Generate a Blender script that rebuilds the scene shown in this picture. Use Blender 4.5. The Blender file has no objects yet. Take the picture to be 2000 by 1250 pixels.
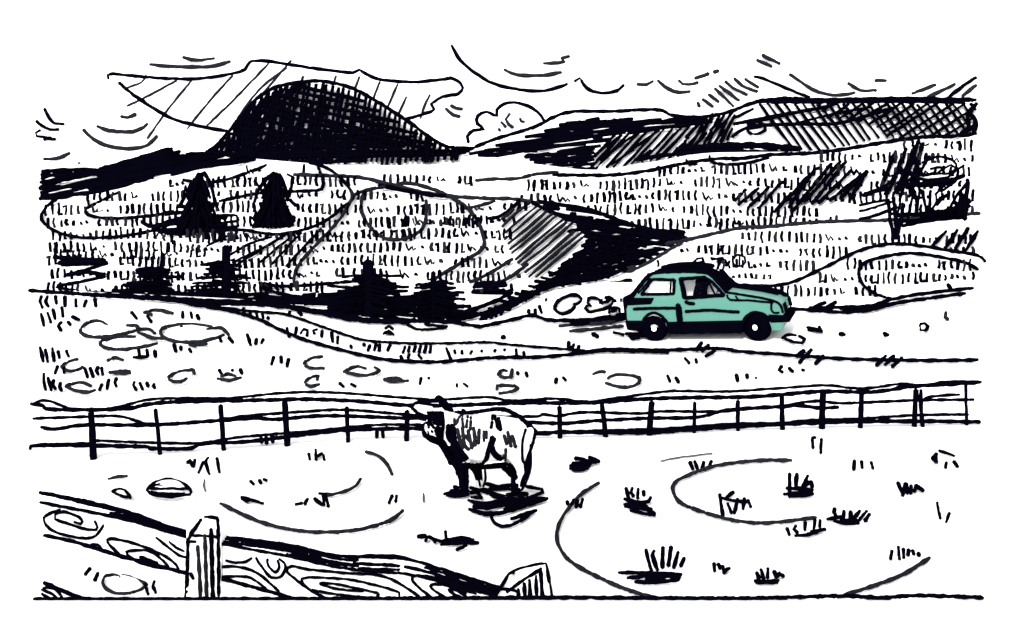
import bpy, bmesh, math, random
from mathutils import Vector, Matrix
from mathutils.bvhtree import BVHTree
from mathutils.geometry import tessellate_polygon
R = random.Random(7)
F, CX, HY, CZ = 2000.0, 1000.0, 330.0, 5.0      # focal length in photo pixels, optical axis column, horizon row, eye height
sc = bpy.context.scene
COL = sc.collection

# ------------------------------------------------------------------ materials
def mat(name, rgb, rough=0.9, spec=0.0, noise=0.0, nscale=8.0):
    m = bpy.data.materials.new(name); m.use_nodes = True
    nt = m.node_tree; b = nt.nodes['Principled BSDF']
    b.inputs['Base Color'].default_value = (*rgb, 1); b.inputs['Roughness'].default_value = rough
    b.inputs['Specular IOR Level'].default_value = spec
    if noise:
        tc = nt.nodes.new('ShaderNodeTexCoord'); n = nt.nodes.new('ShaderNodeTexNoise'); r = nt.nodes.new('ShaderNodeValToRGB')
        n.inputs['Scale'].default_value = nscale; n.inputs['Detail'].default_value = 5
        lo = tuple(c*(1-noise) for c in rgb); hi = tuple(min(1, c*(1+noise)) for c in rgb)
        r.color_ramp.elements[0].color = (*lo, 1); r.color_ramp.elements[1].color = (*hi, 1)
        r.color_ramp.elements[0].position = .3; r.color_ramp.elements[1].position = .7
        nt.links.new(tc.outputs['Object'], n.inputs['Vector']); nt.links.new(n.outputs['Fac'], r.inputs['Fac'])
        nt.links.new(r.outputs['Color'], b.inputs['Base Color'])
    return m
WHITE = mat('pale_turf', (.82, .82, .81), noise=.03, nscale=.6)
ROADM = mat('pale_dust', (.82, .82, .81), noise=.03, nscale=1.5)
CLOUDM = mat('cloud_white', (.88, .88, .88), noise=.02, nscale=.01)
HIDE = mat('white_hide', (.85, .85, .84), noise=.03, nscale=9)
WOOD = mat('pale_wood', (.82, .82, .8), noise=.03, nscale=14)
INK = mat('ink_black', (.0007, .0006, .0022), noise=.2, nscale=30)
GREY = mat('ink_grey', (.0085, .0085, .0115), noise=.45, nscale=14)
LITE = mat('ink_pale', (.05, .05, .055), noise=.2, nscale=20)
TEAL = mat('teal_paint', (.058, .172, .134), rough=.55, spec=.12, noise=.02, nscale=4)
LINING = mat('cabin_lining', (.95, .95, .95))
GLASS = bpy.data.materials.new('clear_glass'); GLASS.use_nodes = True
_n = GLASS.node_tree; _o = _n.nodes['Material Output']; _t = _n.nodes.new('ShaderNodeBsdfTransparent'); _g = _n.nodes.new('ShaderNodeBsdfGlossy'); _m = _n.nodes.new('ShaderNodeMixShader')
_g.inputs['Roughness'].default_value = .05; _m.inputs['Fac'].default_value = .0008
_n.links.new(_t.outputs[0], _m.inputs[1]); _n.links.new(_g.outputs[0], _m.inputs[2]); _n.links.new(_m.outputs[0], _o.inputs['Surface'])

# ------------------------------------------------------------------ helpers
def P(x, y, d):
    return Vector(((x-CX)/F*d, d, CZ-(y-HY)/F*d))
def pts(s):
    return [tuple(float(v) for v in p.split(',')) for p in s.split()]
def interp(p):
    """monotone cubic through the points p"""
    xs = [a for a, b in p]; ys = [b for a, b in p]; n = len(xs)
    h = [xs[i+1]-xs[i] for i in range(n-1)]; s = [(ys[i+1]-ys[i])/h[i] for i in range(n-1)]
    m = [s[0]]+[0 if s[i-1]*s[i] <= 0 else 2*s[i-1]*s[i]/(s[i-1]+s[i]) for i in range(1, n-1)]+[s[-1]]
    def f(x):
        if x <= xs[0]: return ys[0]+(x-xs[0])*m[0]*0
        if x >= xs[-1]: return ys[-1]
        i = 0
        while x > xs[i+1]: i += 1
        t = (x-xs[i])/h[i]; t2 = t*t; t3 = t2*t
        return (2*t3-3*t2+1)*ys[i]+(t3-2*t2+t)*h[i]*m[i]+(-2*t3+3*t2)*ys[i+1]+(t3-t2)*h[i]*m[i+1]
    return f
def smooth(p, step=5.0):
    """Catmull-Rom through pixel points, resampled"""
    if len(p) == 1: p = [p[0], (p[0][0]+1, p[0][1]+1)]
    q = [p[0]]+list(p)+[p[-1]]; out = []
    for i in range(1, len(q)-2):
        a, b, c, d = q[i-1], q[i], q[i+1], q[i+2]
        L = math.hypot(c[0]-b[0], c[1]-b[1]); n = max(1, int(L/step))
        for k in range(n):
            t = k/n
            out.append(tuple(.5*(2*b[j]+(c[j]-a[j])*t+(2*a[j]-5*b[j]+4*c[j]-d[j])*t*t+(3*b[j]-a[j]-3*c[j]+d[j])*t**3) for j in (0, 1)))
    out.append(tuple(p[-1])); return out

class MB:
    def __init__(s): s.v = []; s.f = []; s.m = []; s.sm = []
    def add(s, vs, fs, mi=0, smooth=True):
        o = len(s.v); s.v += [Vector(v) for v in vs]
        for f in fs: s.f.append([o+i for i in f]); s.m.append(mi); s.sm.append(smooth)
    def tube(s, pw, rad, mi=0, sides=6):
        n = len(pw)
        if n < 2: return
        vs = []; fs = []
        for i in range(n):
            t = (pw[min(n-1, i+1)]-pw[max(0, i-1)])
            if t.length < 1e-9: t = Vector((1, 0, 0))
            t.normalize()
            view = Vector((0, 1, 0)) if abs(t.y) < .95 else Vector((0, 0, 1))
            a = t.cross(view).normalized(); b = t.cross(a).normalized()
            for k in range(sides):
                an = 2*math.pi*k/sides
                vs.append(pw[i]+(a*math.cos(an)+b*math.sin(an))*rad[i])
        for i in range(n-1):
            for k in range(sides):
                k2 = (k+1) % sides
                fs.append([i*sides+k, i*sides+k2, (i+1)*sides+k2, (i+1)*sides+k])
        t0 = (pw[0]-pw[1]).normalized()*rad[0]*.75; t1 = (pw[-1]-pw[-2]).normalized()*rad[-1]*.75
        vs += [pw[0]+t0, pw[-1]+t1]
        for k in range(sides):
            k2 = (k+1) % sides
            fs.append([k2, k, n*sides]); fs.append([(n-1)*sides+k, (n-1)*sides+k2, n*sides+1])
        s.add(vs, fs, mi)
    def ink(s, p, w, depth, mi=0, wob=.5, step=5.0, lift=.95, org=None):
        """a hand drawn line: pixel points p, width w, lying on the surface whose distance at a pixel is depth(x, y)"""
        w = w+1.8 if w < 8 else w; q = smooth(p, step); pw = []; rad = []; n = len(q); ph = R.random()*50
        for i, (x, y) in enumerate(q):
            x += R.uniform(-wob, wob); y += R.uniform(-wob, wob)
            d = depth(x, y+w*.5*min(1, lift)*.9); r = w*.5*d/F
            e = min(i, n-1-i); tp = 1 if (n < 5 or e > 1) else .86
            rad.append(r*tp*(1+.13*math.sin(i*.9+ph)+R.uniform(-.1, .1)))
            v = P(x, y, d); v.z += r*lift; v.y -= r*lift; pw.append(v)
        s.tube(pw, rad, mi)
    def build(s, name, mats, parent=None, origin=None, sharp=False):
        me = bpy.data.meshes.new(name); o = Vector((0, 0, 0)) if origin is None else Vector(origin)
        me.from_pydata([tuple(v-o) for v in s.v], [], s.f)
        if not isinstance(mats, (list, tuple)): mats = [mats]
        for m in mats: me.materials.append(m)
        me.polygons.foreach_set('material_index', s.m)
        me.polygons.foreach_set('use_smooth', [a and not sharp for a in s.sm]); me.update()
        ob = bpy.data.objects.new(name, me); COL.objects.link(ob)
        if parent: ob.parent = parent
        else: ob.location = o
        return ob
def tag(o, label, cat=None, group=None, kind=None):
    if label: o['label'] = label
    if cat: o['category'] = cat
    if group: o['group'] = group
    if kind: o['kind'] = kind
    return o
def empty(name, loc, label, cat, group=None):
    o = bpy.data.objects.new(name, None); COL.objects.link(o); o.location = loc; o.empty_display_size = .2
    return tag(o, label, cat, group)
def hatch(poly, ang, sp, w, jit=2.0, gap=0.0, over=0.0, bend=2.0):
    """strokes of direction ang (degrees, image up positive) clipped to a pixel polygon"""
    a = math.radians(ang); ux, uy = math.cos(a), -math.sin(a); nx, ny = -uy, ux
    c = [p[0]*nx+p[1]*ny for p in poly]; out = []; s = min(c)+sp*.5
    while s < max(c):
        hit = []
        for i in range(len(poly)):
            p, q = poly[i], poly[(i+1) % len(poly)]; cp, cq = c[i], c[(i+1) % len(poly)]
            if (cp-s)*(cq-s) < 0:
                t = (s-cp)/(cq-cp); X, Y = p[0]+(q[0]-p[0])*t, p[1]+(q[1]-p[1])*t; hit.append(X*ux+Y*uy)
        hit.sort()
        for i in range(0, len(hit)-1, 2):
            t0, t1 = hit[i]-over*R.random()+R.uniform(0, jit), hit[i+1]+over*R.random()-R.uniform(0, jit)
            segs = [(t0, t1)]
            if gap and R.random() < gap and t1-t0 > 60:
                m = R.uniform(t0+15, t1-25); segs = [(t0, m), (m+R.uniform(8, 18), t1)]
            for (b0, b1) in segs:
                if b1-b0 < 4: continue
                o = s+R.uniform(-jit, jit)*.5; mid = (b0+b1)/2; bo = o+R.uniform(-bend, bend)
                out.append(([(b0*ux+o*nx, b0*uy+o*ny), (mid*ux+bo*nx, mid*uy+bo*ny), (b1*ux+o*nx, b1*uy+o*ny)], w*R.uniform(.8, 1.2)))
        s += sp*R.uniform(.85, 1.15)
    return out

# ------------------------------------------------------------------ near ground: one sheet
FD = interp([(540, 36.5), (570, 32), (610, 28), (640, 26.4), (668, 25), (720, 23), (800, 20.3), (870, 18), (970, 15.4), (1060, 11.6), (1172, 8.0), (1262, 6.6)])
def fd(x, y):
    k = min(1, max(0, (765-y)/60)); k = k*k*(3-2*k)
    return FD(min(max(y, 541), 1262))*(1-.031*k*math.tanh((x-1378)/160))
def ground_pt(x, y): return P(x, y, fd(x, y))
TOPL = interp([(-3000, 548), (-600, 556), (60, 566), (300, 576), (520, 588), (700, 618), (820, 626), (930, 634), (985, 624), (1040, 613), (1220, 618), (1545, 600), (1680, 604), (1740, 584), (1900, 560), (2600, 552), (5000, 545)])
def build_ground():
    g = MB(); xs = []
    x = -3000
    while x <= 5000:
        xs.append(x); x += 12 if 40 <= x < 1960 else 60
    rows_fix = [(-14, 1.25), (-6, 1.12), (0, 1.08), (1.2, 1.07), (2.0, 1.075), (2.35, 1.08), (2.6, 1.093), (2.75, 1.2), (3.0, 1.62), (3.6, 2.25), (4.5, 2.6), (5.6, 2.82)]
    ny = 100; vs = []; fs = []
    for j, (d, drop) in enumerate(rows_fix):
        for x in xs: vs.append(((x-CX)/F*max(d, 6.6)*1.0, d, CZ-drop))
    for j in range(ny+1):
        for x in xs:
            y0, y1 = 1262, TOPL(x); y = y0+(y1-y0)*j/ny; vs.append(ground_pt(x, y))
    for (dd, dz) in ((1.2, -.35), (4, -2.2), (12, -7), (60, -14), (400, -30), (2500, -60), (9000, -80)):
        for x in xs:
            d = fd(x, TOPL(x)); b = ground_pt(x, TOPL(x)); k = (d+dd)/d
            vs.append((b.x*k, d+dd, b.z+dz))
    n = len(xs); nr = len(vs)//n
    for j in range(nr-1):
        for i in range(n-1): fs.append([j*n+i, j*n+i+1, (j+1)*n+i+1, (j+1)*n+i])
    g.add(vs, fs, 0)
    # hollows and folds of the field, drawn by the edge of each fold
    for s, w in (("432,986 500,1018 560,1035 630,1042 700,1037 760,1020 787,1000", 6.5), ("705,938 690,955 660,966 640,970", 6), ("715,885 740,893 757,910 766,928", 6),
                 ("1169,946 1130,972 1100,1010 1088,1040 1090,1065 1110,1095 1150,1120 1220,1152 1285,1172", 6.5),
                 ("1545,902 1480,902 1400,912 1345,930 1318,945 1314,962 1330,985 1380,1005 1440,1020 1490,1024 1540,1020 1593,1013", 6.5),
                 ("1635,1168 1700,1148 1760,1125 1814,1092", 6.5)):
        g.ink(pts(s), w, fd, 2)
    g.ink(pts("1290,902 1330,894 1390,887"), 2, fd, 3)
    g.ink(pts("400,938 398,950 402,960"), 2, fd, 3); g.ink(pts("827,965 828,981"), 2, fd, 3)
    # bank edge left of the road
    g.ink(pts("60,571 150,577 260,584 330,588 380,598 440,608 480,618 520,633 545,646 600,668 680,690 750,705 830,710 890,708 960,702 1060,700 1140,692 1180,686 1300,687 1400,684 1450,690 1550,697 1650,704 1800,707 1908,706"), 6.5, fd, 1)
    g.ink(pts("180,580 260,583 340,590 420,598"), 10, fd, 1)
    g.ink(pts("1130,694 1180,688 1260,689 1305,691"), 6, fd, 1)
    crest = lambda x, y: 2.6
    cr = [(66, 1171), (350, 1171), (700, 1170), (900, 1169), (1100, 1168), (1300, 1169), (1480, 1169), (1640, 1165), (1720, 1168), (1790, 1164), (1920, 1168)]
    g.ink(cr, 9, crest, 1, wob=.8, lift=.35)
    return tag(g.build('ground', [WHITE, INK, GREY, LITE]), 'pale grazing field sloping from the near bank to the road', None, None, 'structure')
build_ground()

# road: a sheet laid on the ground
RN = interp(pts("380,596 460,607 500,611 560,617 620,637 680,658 720,668 800,673 880,673 950,671 1000,676 1100,684 1150,688 1300,687 1400,684 1450,690 1550,697 1650,704 1800,707 1930,706"))
RF = interp(pts("380,593 520,595 600,607 700,625 780,630 870,632 930,640 985,631 1040,620 1070,627 1120,627 1215,624 1545,606 1610,611 1680,610 1740,590 1800,578 1930,566"))
def build_road():
    g = MB(); vs = []; fs = []; xs = list(range(380, 1931, 10)); nv = 14
    for x in xs:
        for j in range(nv+1):
            v = ground_pt(x, RN(x)+(RF(x)-RN(x))*j/nv); v.z += .006; vs.append(v)
    for i in range(len(xs)-1):
        for j in range(nv): a = i*(nv+1)+j; fs.append([a, a+nv+1, a+nv+2, a+1])
    g.add(vs, fs, 0)
    g.ink(pts("390,597 460,607 500,611 560,617 620,637 680,658 720,668 800,673 880,673 950,671 1000,676 1100,684 1150,688"), 4.5, fd, 1)
    for s, w in (("300,583 400,590 520,595 600,607 700,625 780,630 870,632 930,640 945,640 1000,628 1040,619 1070,628 1120,629 1215,626", 6.5), ("400,596 520,599 610,612 700,629 800,633", 7),
                 ("790,632 815,645 850,645 872,641 830,636", 4.5),
                 ("1545,606 1610,611 1650,613 1700,608 1750,595 1820,585 1884,576", 6), ("1580,605 1660,603 1700,600 1740,588 1800,577 1898,566", 8), ("1640,606 1700,604 1770,592", 7),
                 ("1614,604 1630,594", 7), ("1588,603 1610,595", 7), ("1850,560 1856,568", 6)):
        g.ink(pts(s), w, fd, 1)
    # tyre marks behind the car
    for s, w in (("1120,635 1190,622 1222,618", 9), ("1115,637 1200,628 1230,622", 10), ("1150,632 1215,620", 10), ("1092,640 1130,636 1200,632", 6), ("1112,650 1160,646 1217,640", 6)):
        g.ink(pts(s), w, fd, 1 if w > 7 else 2)
    for s, w in (("1198,652 1218,657", 6), ("1222,655 1270,655", 8), ("1228,660 1262,659", 9), ("1232,664 1248,662", 7)): g.ink(pts(s), w, fd, 1)
    return tag(g.build('road', [ROADM, INK, GREY]), 'pale dirt road running past behind the wire fence', None, None, 'structure')
build_road()

# ------------------------------------------------------------------ hill layers
class Layer:
    def __init__(s, name, label, top, bottom, db, dt, p=1.4, xr=None):
        s.name, s.label = name, label; s.tp = pts(top); s.top = interp(s.tp); s.bot = interp(pts(bottom)); s.db, s.dt, s.p = db, dt, p
        s.x0, s.x1 = s.tp[0][0], s.tp[-1][0]; s.mb = MB()
    def depth(s, x, y):
        x = min(max(x, s.x0), s.x1); yb, yt = s.bot(x), s.top(x); t = min(1, max(0, (yb-y)/max(1, yb-yt)))
        return s.db+(s.dt-s.db)*t**s.p
    def surface(s):
        xs = []; x = s.x0; ext = 700
        xs = [s.x0-ext*(1-i/32) for i in range(32)]
        while x < s.x1: xs.append(x); x += 8
        xs += [s.x1+ext*i/32 for i in range(0, 33)]
        nv = 30; vs = []; fs = []
        for x in xs:
            xc = min(max(x, s.x0), s.x1); off = abs(x-xc)/ext; e = off*off*(3-2*off)
            yb, yt = s.bot(xc), s.top(xc); yt = yt+(yb-yt)*.96*e
            for j in range(nv+1):
                t = j/nv; vs.append(P(x, yb+(yt-yb)*t, s.db+(s.dt-s.db)*t**s.p))
            ridge = vs[-1]; hgt = max(2.0, (yb-yt)/F*s.dt)
            for (k, dz) in ((1.03, .05), (1.1, .35), (1.25, 1.0), (1.5, 1.6)):
                vs.append(Vector((ridge.x*k, ridge.y*k, CZ+(ridge.z-CZ)*k-dz*hgt)))
        m = nv+5
        for i in range(len(xs)-1):
            for j in range(m-1): a = i*m+j; fs.append([a, a+m, a+m+1, a+1])
        s.mb.add(vs, fs, 0)
    def ink(s, st, w, mi=1, **k): s.mb.ink(pts(st) if isinstance(st, str) else st, w, s.depth, mi, **k)
    def hatch(s, poly, ang, sp, w, mi=1, **k):
        for p, ww in hatch(pts(poly), ang, sp*1.08, w-1.6 if w < 8 else w-.6, **k): s.ink(p, ww, mi, step=14)
    def done(s):
        return tag(s.mb.build(s.name, [WHITE, INK, GREY, LITE]), s.label, None, None, 'structure')

# dark peak
L6 = Layer('mountain', 'dark steep rounded mountain standing alone left of centre',
           "330,318 380,308 405,303 430,283 470,236 500,201 540,176 600,163 640,164 690,177 740,204 800,243 850,279 885,292 920,294 960,318", "330,335 960,335", 620, 900, 1.2)
L6.surface()
L6.ink("400,305 430,281 470,234 500,199 540,174 600,163 640,164 690,177 740,204 800,243 850,279 882,292 925,293", 8)
L6.hatch("405,305 430,285 470,238 500,203 540,178 600,166 690,181 740,208 800,247 850,283 900,297 890,316 640,322 400,322", 80, 10, 7.8, jit=3, over=3)
L6.hatch("430,290 470,240 540,182 600,170 690,190 800,255 870,300 640,318 420,318", -13, 13, 7.8, gap=.5)
L6.hatch("480,262 620,255 800,262 870,300 640,318 420,318", 2, 13.5, 7.6, gap=.7)
L6.hatch("400,306 430,284 470,237 500,203 540,178 600,166 560,200 515,260 500,318 400,322", 60, 7.5, 8, jit=4, gap=.35)
L6.hatch("560,190 640,215 620,300 500,318 520,260", 66, 13, 7, jit=4, gap=.5)
L6.hatch("640,262 740,262 800,296 600,305 520,300", 0, 8, 7, gap=.7)
L6.hatch("660,205 720,225 770,262 740,265", 30, 9, 7)
L6.hatch("395,304 900,299 925,296 880,308 640,322 400,324", 1, 7, 8.6, gap=.35)
for x in (630, 676, 747, 757, 782, 574): L6.ink([(x, 305), (x-1, 325)], 6)
L6.done()
L7 = Layer('hill', 'low dark foothill sloping up from the left towards the mountain',
           "60,338 85,339 190,336 260,316 335,294 365,305 405,303 520,312 640,322", "60,398 130,395 300,362 430,335 640,334", 480, 560)
L7.surface()
L7.hatch("82,340 190,338 260,318 335,297 370,307 420,306 520,315 425,328 300,352 200,372 130,390 80,392", 14, 8.4, 8, gap=.6, jit=6, over=4)
L7.hatch("230,330 335,300 400,306 500,315 425,328 300,350 200,372 190,345", 9, 7, 8, gap=.3)
for s in ("85,339 140,336 190,336", "85,348 190,340 260,324", "82,360 200,342", "80,372 180,364 300,340", "82,386 180,380 300,350", "80,392 130,390", "190,337 262,316 337,294", "260,330 380,305 480,310"): L7.ink(s, 9)
L7.done()
# right hand range
L8 = Layer('mountain', 'long flat topped mountain range hatched dark on the right',
           "860,322 890,300 960,280 1040,254 1085,232 1120,222 1200,220 1280,218 1310,228 1360,232 1400,228 1440,213 1470,203 1520,198 1600,196 1760,197 1908,199 1935,205", "860,345 1060,350 1250,345 1400,325 1560,312 1935,285", 640, 900, 1.2)
L8.surface()
L8.ink("863,322 900,304 960,278 1040,253 1085,231 1120,222 1200,221 1282,218 1312,229 1345,232 1385,231 1430,220 1470,205 1520,199", 6)
L8.ink("1470,204 1530,197 1600,200 1760,197 1904,200", 9); L8.ink("1500,203 1600,203 1750,202 1880,204", 8)
L8.hatch("875,318 960,292 1040,268 1110,240 1200,234 1400,236 1345,252 1220,262 1170,285 1150,310 1040,308 960,306", 8, 8.2, 8.2, gap=.45, jit=5, over=5)
L8.hatch("1120,240 1390,235 1330,255 1200,262 1130,290 990,306 900,308 1000,286", 4, 9, 8, gap=.35)
for i, y in enumerate((305, 313, 319, 327, 336)):
    L8.ink([(1028+8*i, y+3), (1090, y), (1160, y-3)], 6.5)
L8.hatch("1160,310 1190,270 1350,245 1430,228 1420,262 1320,312 1200,330 1150,335", 47, 10, 6.5, jit=5, gap=.15, over=4)
L8.hatch("1160,310 1190,272 1300,255 1260,310 1200,330", 36, 17, 5.5, jit=5)
L8.hatch("1380,232 1432,222 1430,270 1380,290 1330,290", 62, 9, 7, jit=4, over=4)
L8.hatch("1480,206 1660,206 1905,206 1895,262 1800,270 1700,275 1590,300 1540,290 1500,255", -53, 12.5, 6.5, jit=4, over=4)
L8.hatch("1590,206 1900,206 1895,262 1740,275 1700,245 1620,235", 33, 13, 6.5, jit=4, over=2)
L8.hatch("1430,240 1560,212 1640,205 1720,206 1600,240 1500,246", 12, 17, 5)
for s, w in (("1432,246 1500,233 1560,222 1620,212", 6), ("1432,235 1470,216", 5), ("1430,270 1460,252 1500,248 1560,246 1640,244 1740,215", 6), ("1905,208 1892,225 1903,240 1900,262", 10), ("1888,230 1892,258", 8),
             ("1460,246 1474,241 1490,246 1494,257 1478,265 1462,262 1458,252", 5), ("1462,255 1488,250", 4), ("1320,300 1400,292 1480,291 1560,298", 14), ("1240,316 1320,305 1400,300 1560,303", 9), ("1390,292 1450,293", 10), ("1440,300 1570,305 1590,303", 9)): L8.ink(s, w)
L8.done()
# far meadow behind everything
L2 = Layer('hill', 'far meadow rising to the foot of the mountains on the right',
           "560,335 870,322 1000,316 1060,322 1160,332 1250,320 1400,298 1560,296 1700,280 1800,268 1908,260 1940,262", "560,520 1940,520", 130, 420, 1.3)
L2.surface()
for s, w, m in (("930,356 960,353 1010,352 1050,343 1090,340", 5.5, 2), ("1080,345 1140,346 1200,345 1260,338 1340,322 1400,314 1450,313", 6, 1), ("1430,316 1500,307 1580,303 1650,295 1720,283 1800,272 1860,270 1905,265", 6.5, 1), ("1840,272 1862,270 1880,262 1900,248", 5, 1),
                ("1385,308 1388,318 1410,324 1450,323 1500,312", 5, 1), ("1340,316 1348,325 1360,323", 4.5, 1)):
    L2.ink(s, w, m)
for s in ("1435,395 1455,375", "1442,403 1480,372", "1460,410 1500,370", "1482,410 1525,360 1530,360", "1512,418 1540,385", "1540,408 1590,335 1598,332", "1548,415 1622,324", "1585,402 1650,320", "1598,400 1660,338", "1620,395 1682,345", "1660,390 1692,340", "1532,398 1580,345", "1570,398 1640,320", "1640,392 1690,338"):
    L2.ink(s, 6.5, 1)
for s in ("1748,300 1718,372", "1768,295 1732,382", "1785,290 1750,380", "1800,285 1775,380", "1792,280 1768,350"): L2.ink(s, 7, 1)
L2.done()
# centre and left meadow hill with the black flank
L3 = Layer('hill', 'rolling meadow hill across the left and centre with a black right flank',
           "40,396 80,392 130,389 300,353 430,328 540,321 600,322 680,346 760,364 850,384 950,391 1050,398 1150,420 1250,449 1335,465 1400,480", "40,665 1000,665 1150,640 1400,560", 45, 160, 1.3)
L3.surface()
for s, w, m in (("118,388 95,405 82,427 95,445 130,462 180,468 250,463 320,452 420,455 470,452 540,461 600,450 640,432 670,408 690,387 670,355 640,332 605,321", 5.5, 1),
                ("235,378 180,405 168,415 180,425 230,430 300,424 340,416", 5.5, 1), ("430,396 500,382 560,378 620,375 632,367 628,345 620,324", 5.5, 1), ("360,355 400,360 440,355 500,335 520,326", 5.5, 1),
                ("172,388 174,404", 4, 1),
                ("575,345 640,347 700,350 760,363 850,384 950,391 1000,392 1050,400", 6.5, 2), ("690,387 710,377 760,367 800,362 850,375 900,400 930,430 944,465 942,490 900,517 850,548", 6.5, 2),
                ("710,382 706,410 718,440 745,465 775,472 810,462 830,440 833,395", 6, 2), ("690,387 665,430 610,490 585,520 575,545 577,562", 6, 2), ("905,411 935,405 966,396", 5, 2),
                ("950,430 970,428 1000,410 1020,386", 6, 1), ("915,551 925,552 960,535 1000,510", 6, 2), ("940,572 990,548 1030,520", 6, 2), ("740,366 800,378 850,386 870,386", 9, 1),
                ("405,483 430,470 455,458", 4, 1), ("450,500 490,478 530,466", 4.2, 1), ("470,515 560,460", 4.2, 1), ("510,514 575,460", 4.2, 1), ("530,520 588,458", 4.2, 1), ("560,522 627,450", 4.8, 1), ("455,515 510,488 545,470", 3.6, 1)):
    L3.ink(s, w, m)
L3.hatch("980,425 1030,397 1060,405 1120,440 1145,470 1120,500 1060,545 1030,545 1000,500 985,470", 40, 10.5, 6.5, mi=2, jit=6)
L3.hatch("1050,398 1150,414 1250,448 1335,458 1342,470 1262,514 1180,548 1075,567 1000,604 938,632 940,618 1000,582 1090,527 1150,482 1132,450", -9, 9, 8.2, gap=.6, jit=4, over=3)
L3.hatch("1110,420 1250,450 1335,462 1262,514 1180,546 1060,568 1090,530 1148,482 1135,450", 7, 9.6, 8.5, gap=.25, jit=4)
L3.hatch("1145,475 1250,470 1260,512 1180,545 1075,564 1010,590 1090,530", 24, 8.5, 8, gap=.3)
for s in ("1050,398 1150,414 1250,448 1335,460", "1040,400 1110,432 1180,452 1280,460 1340,468", "1110,456 1180,450 1330,470", "940,628 1010,596 1075,564 1180,545"): L3.ink(s, 9)
for s in ("860,625 930,607 1000,575", "880,632 960,610 1040,572", "900,615 980,588"): L3.ink(s, 8)
L3.done()
# right meadow
L4 = Layer('hill', 'grassy slope rising to the right just behind the road',
           "925,642 960,618 1000,600 1075,566 1180,548 1260,520 1335,476 1400,458 1500,446 1600,437 1740,433 1908,420 1940,420", "925,655 1220,655 1940,640", 36, 92, 1.2)
L4.surface()
for s, w, m in (("1075,564 1110,555 1180,548 1250,524 1300,495 1335,474", 5, 2), ("1300,480 1350,470 1400,458 1450,448 1500,446 1600,437 1740,433 1830,425 1912,420", 6, 2), ("1140,566 1180,561 1232,553", 11, 1), ("1140,572 1200,562", 6, 1),
                ("1085,562 1170,545 1240,523", 5, 2), ("1820,483 1846,455", 6, 1), ("1845,488 1868,453", 6, 1), ("1865,488 1889,450", 6.5, 1), ("1885,492 1908,455", 6, 1)):
    L4.ink(s, w, m)
L4.done()
L5 = Layer('hill', 'low rounded knoll beside the road at the right edge',
           "1380,600 1440,566 1500,562 1560,552 1610,525 1680,493 1740,480 1800,484 1860,494 1908,503 1940,510", "1380,640 1940,620", 31.5, 40, 1.1)
L5.surface()
L5.ink("1445,560 1500,562 1550,553 1610,525 1680,492 1740,480 1800,484 1860,494 1908,502 1922,513", 6)
L5.ink("1908,530 1880,515 1800,500 1750,500 1690,515 1676,535 1685,560 1710,577 1745,590", 6)
L5.done()

# ------------------------------------------------------------------ blades of the meadows
def meadow(layer, poly, label, rows, hide=(), hmul=1.0):
    g = MB(); poly = pts(poly)
    def inside(p, x, y):
        c = False; n = len(p)
        for i in range(n):
            (x1, y1), (x2, y2) = p[i], p[(i+1) % n]
            if (y1 > y) != (y2 > y) and x < (x2-x1)*(y-y1)/(y2-y1)+x1: c = not c
        return c
    hide = [pts(h) for h in hide]
    y = rows[0]
    while y < rows[1]:
        x = min(p[0] for p in poly)+R.uniform(0, 20); k = R.randint(0, 10); N = R.randint(12, 19)
        x1 = max(p[0] for p in poly)
        zig = R.choice((-1, N-3, N-2))
        while x < x1:
            u = k/N; env = (.3+.7*math.sin(math.pi*min(1, .12+u*.98))**.7) if u < .85 else .3
            h = (20*env+R.uniform(-3, 3))*hmul; yy = y+R.uniform(-2, 2)+3*math.sin(x*.011+y)
            if inside(poly, x, yy) and not any(inside(q, x, yy) for q in hide):
                sl = R.uniform(-2, 2.5); d = layer.depth(x, yy+h/2); mi = R.choice((0, 0, 0, 1)); dd = lambda a, b: d; ww = R.uniform(3.6, 6)
                if k == zig:          # bent over stems, tangled together
                    hh = R.uniform(14, 20); q = []
                    for i in range(R.choice((4, 5, 6))): q.append((x+i*R.uniform(3.5, 6), yy+(hh*.5*(.68**i))*(1 if i % 2 else -1)+R.uniform(-1, 1)+i*.8))
                    g.ink(q, 3.6, dd, mi, wob=.3, step=5, lift=.3); x = q[-1][0]; k += 2
                elif h < 8: g.ink([(x-1, yy-2), (x+2, yy+3)], ww, dd, mi, wob=.3, lift=.3)
                else:
                    bow = R.choice((0, 1, -1.5, -4, 3)); q = [(x-sl*.3, yy-h/2), (x+bow*.6, yy), (x+sl*.5, yy+h/2)]
                    if R.random() < .12: q.append((x+sl*.5+R.uniform(4, 7), yy+h/2-2))
                    if R.random() < .08: q.insert(0, (x-5, yy-h/2+3))
                    g.ink(q, ww, dd, mi, wob=.4, step=5, lift=.3)
            k += 1; x += R.uniform(10.5, 14)
            if k > N:
                k = 0; N = R.randint(9, 17); x += R.uniform(2, 18); zig = R.choice((-1, N-3, N-4))
        y += 26
    return tag(g.build('grass', [INK, GREY]), label, None, None, 'stuff')
meadow(L2, "1030,352 1200,350 1400,318 1580,308 1700,288 1800,278 1900,270 1900,415 1740,428 1600,432 1480,442 1330,462 1230,445 1120,412 1020,385", 'short grass on the far right meadow below the mountains', (282, 470), hide=("1600,402 1730,390 1730,432 1600,430",))
meadow(L2, "690,338 900,345 985,380 900,378 760,355", 'short grass in the gap beneath the dark mountain', (354, 382))
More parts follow.
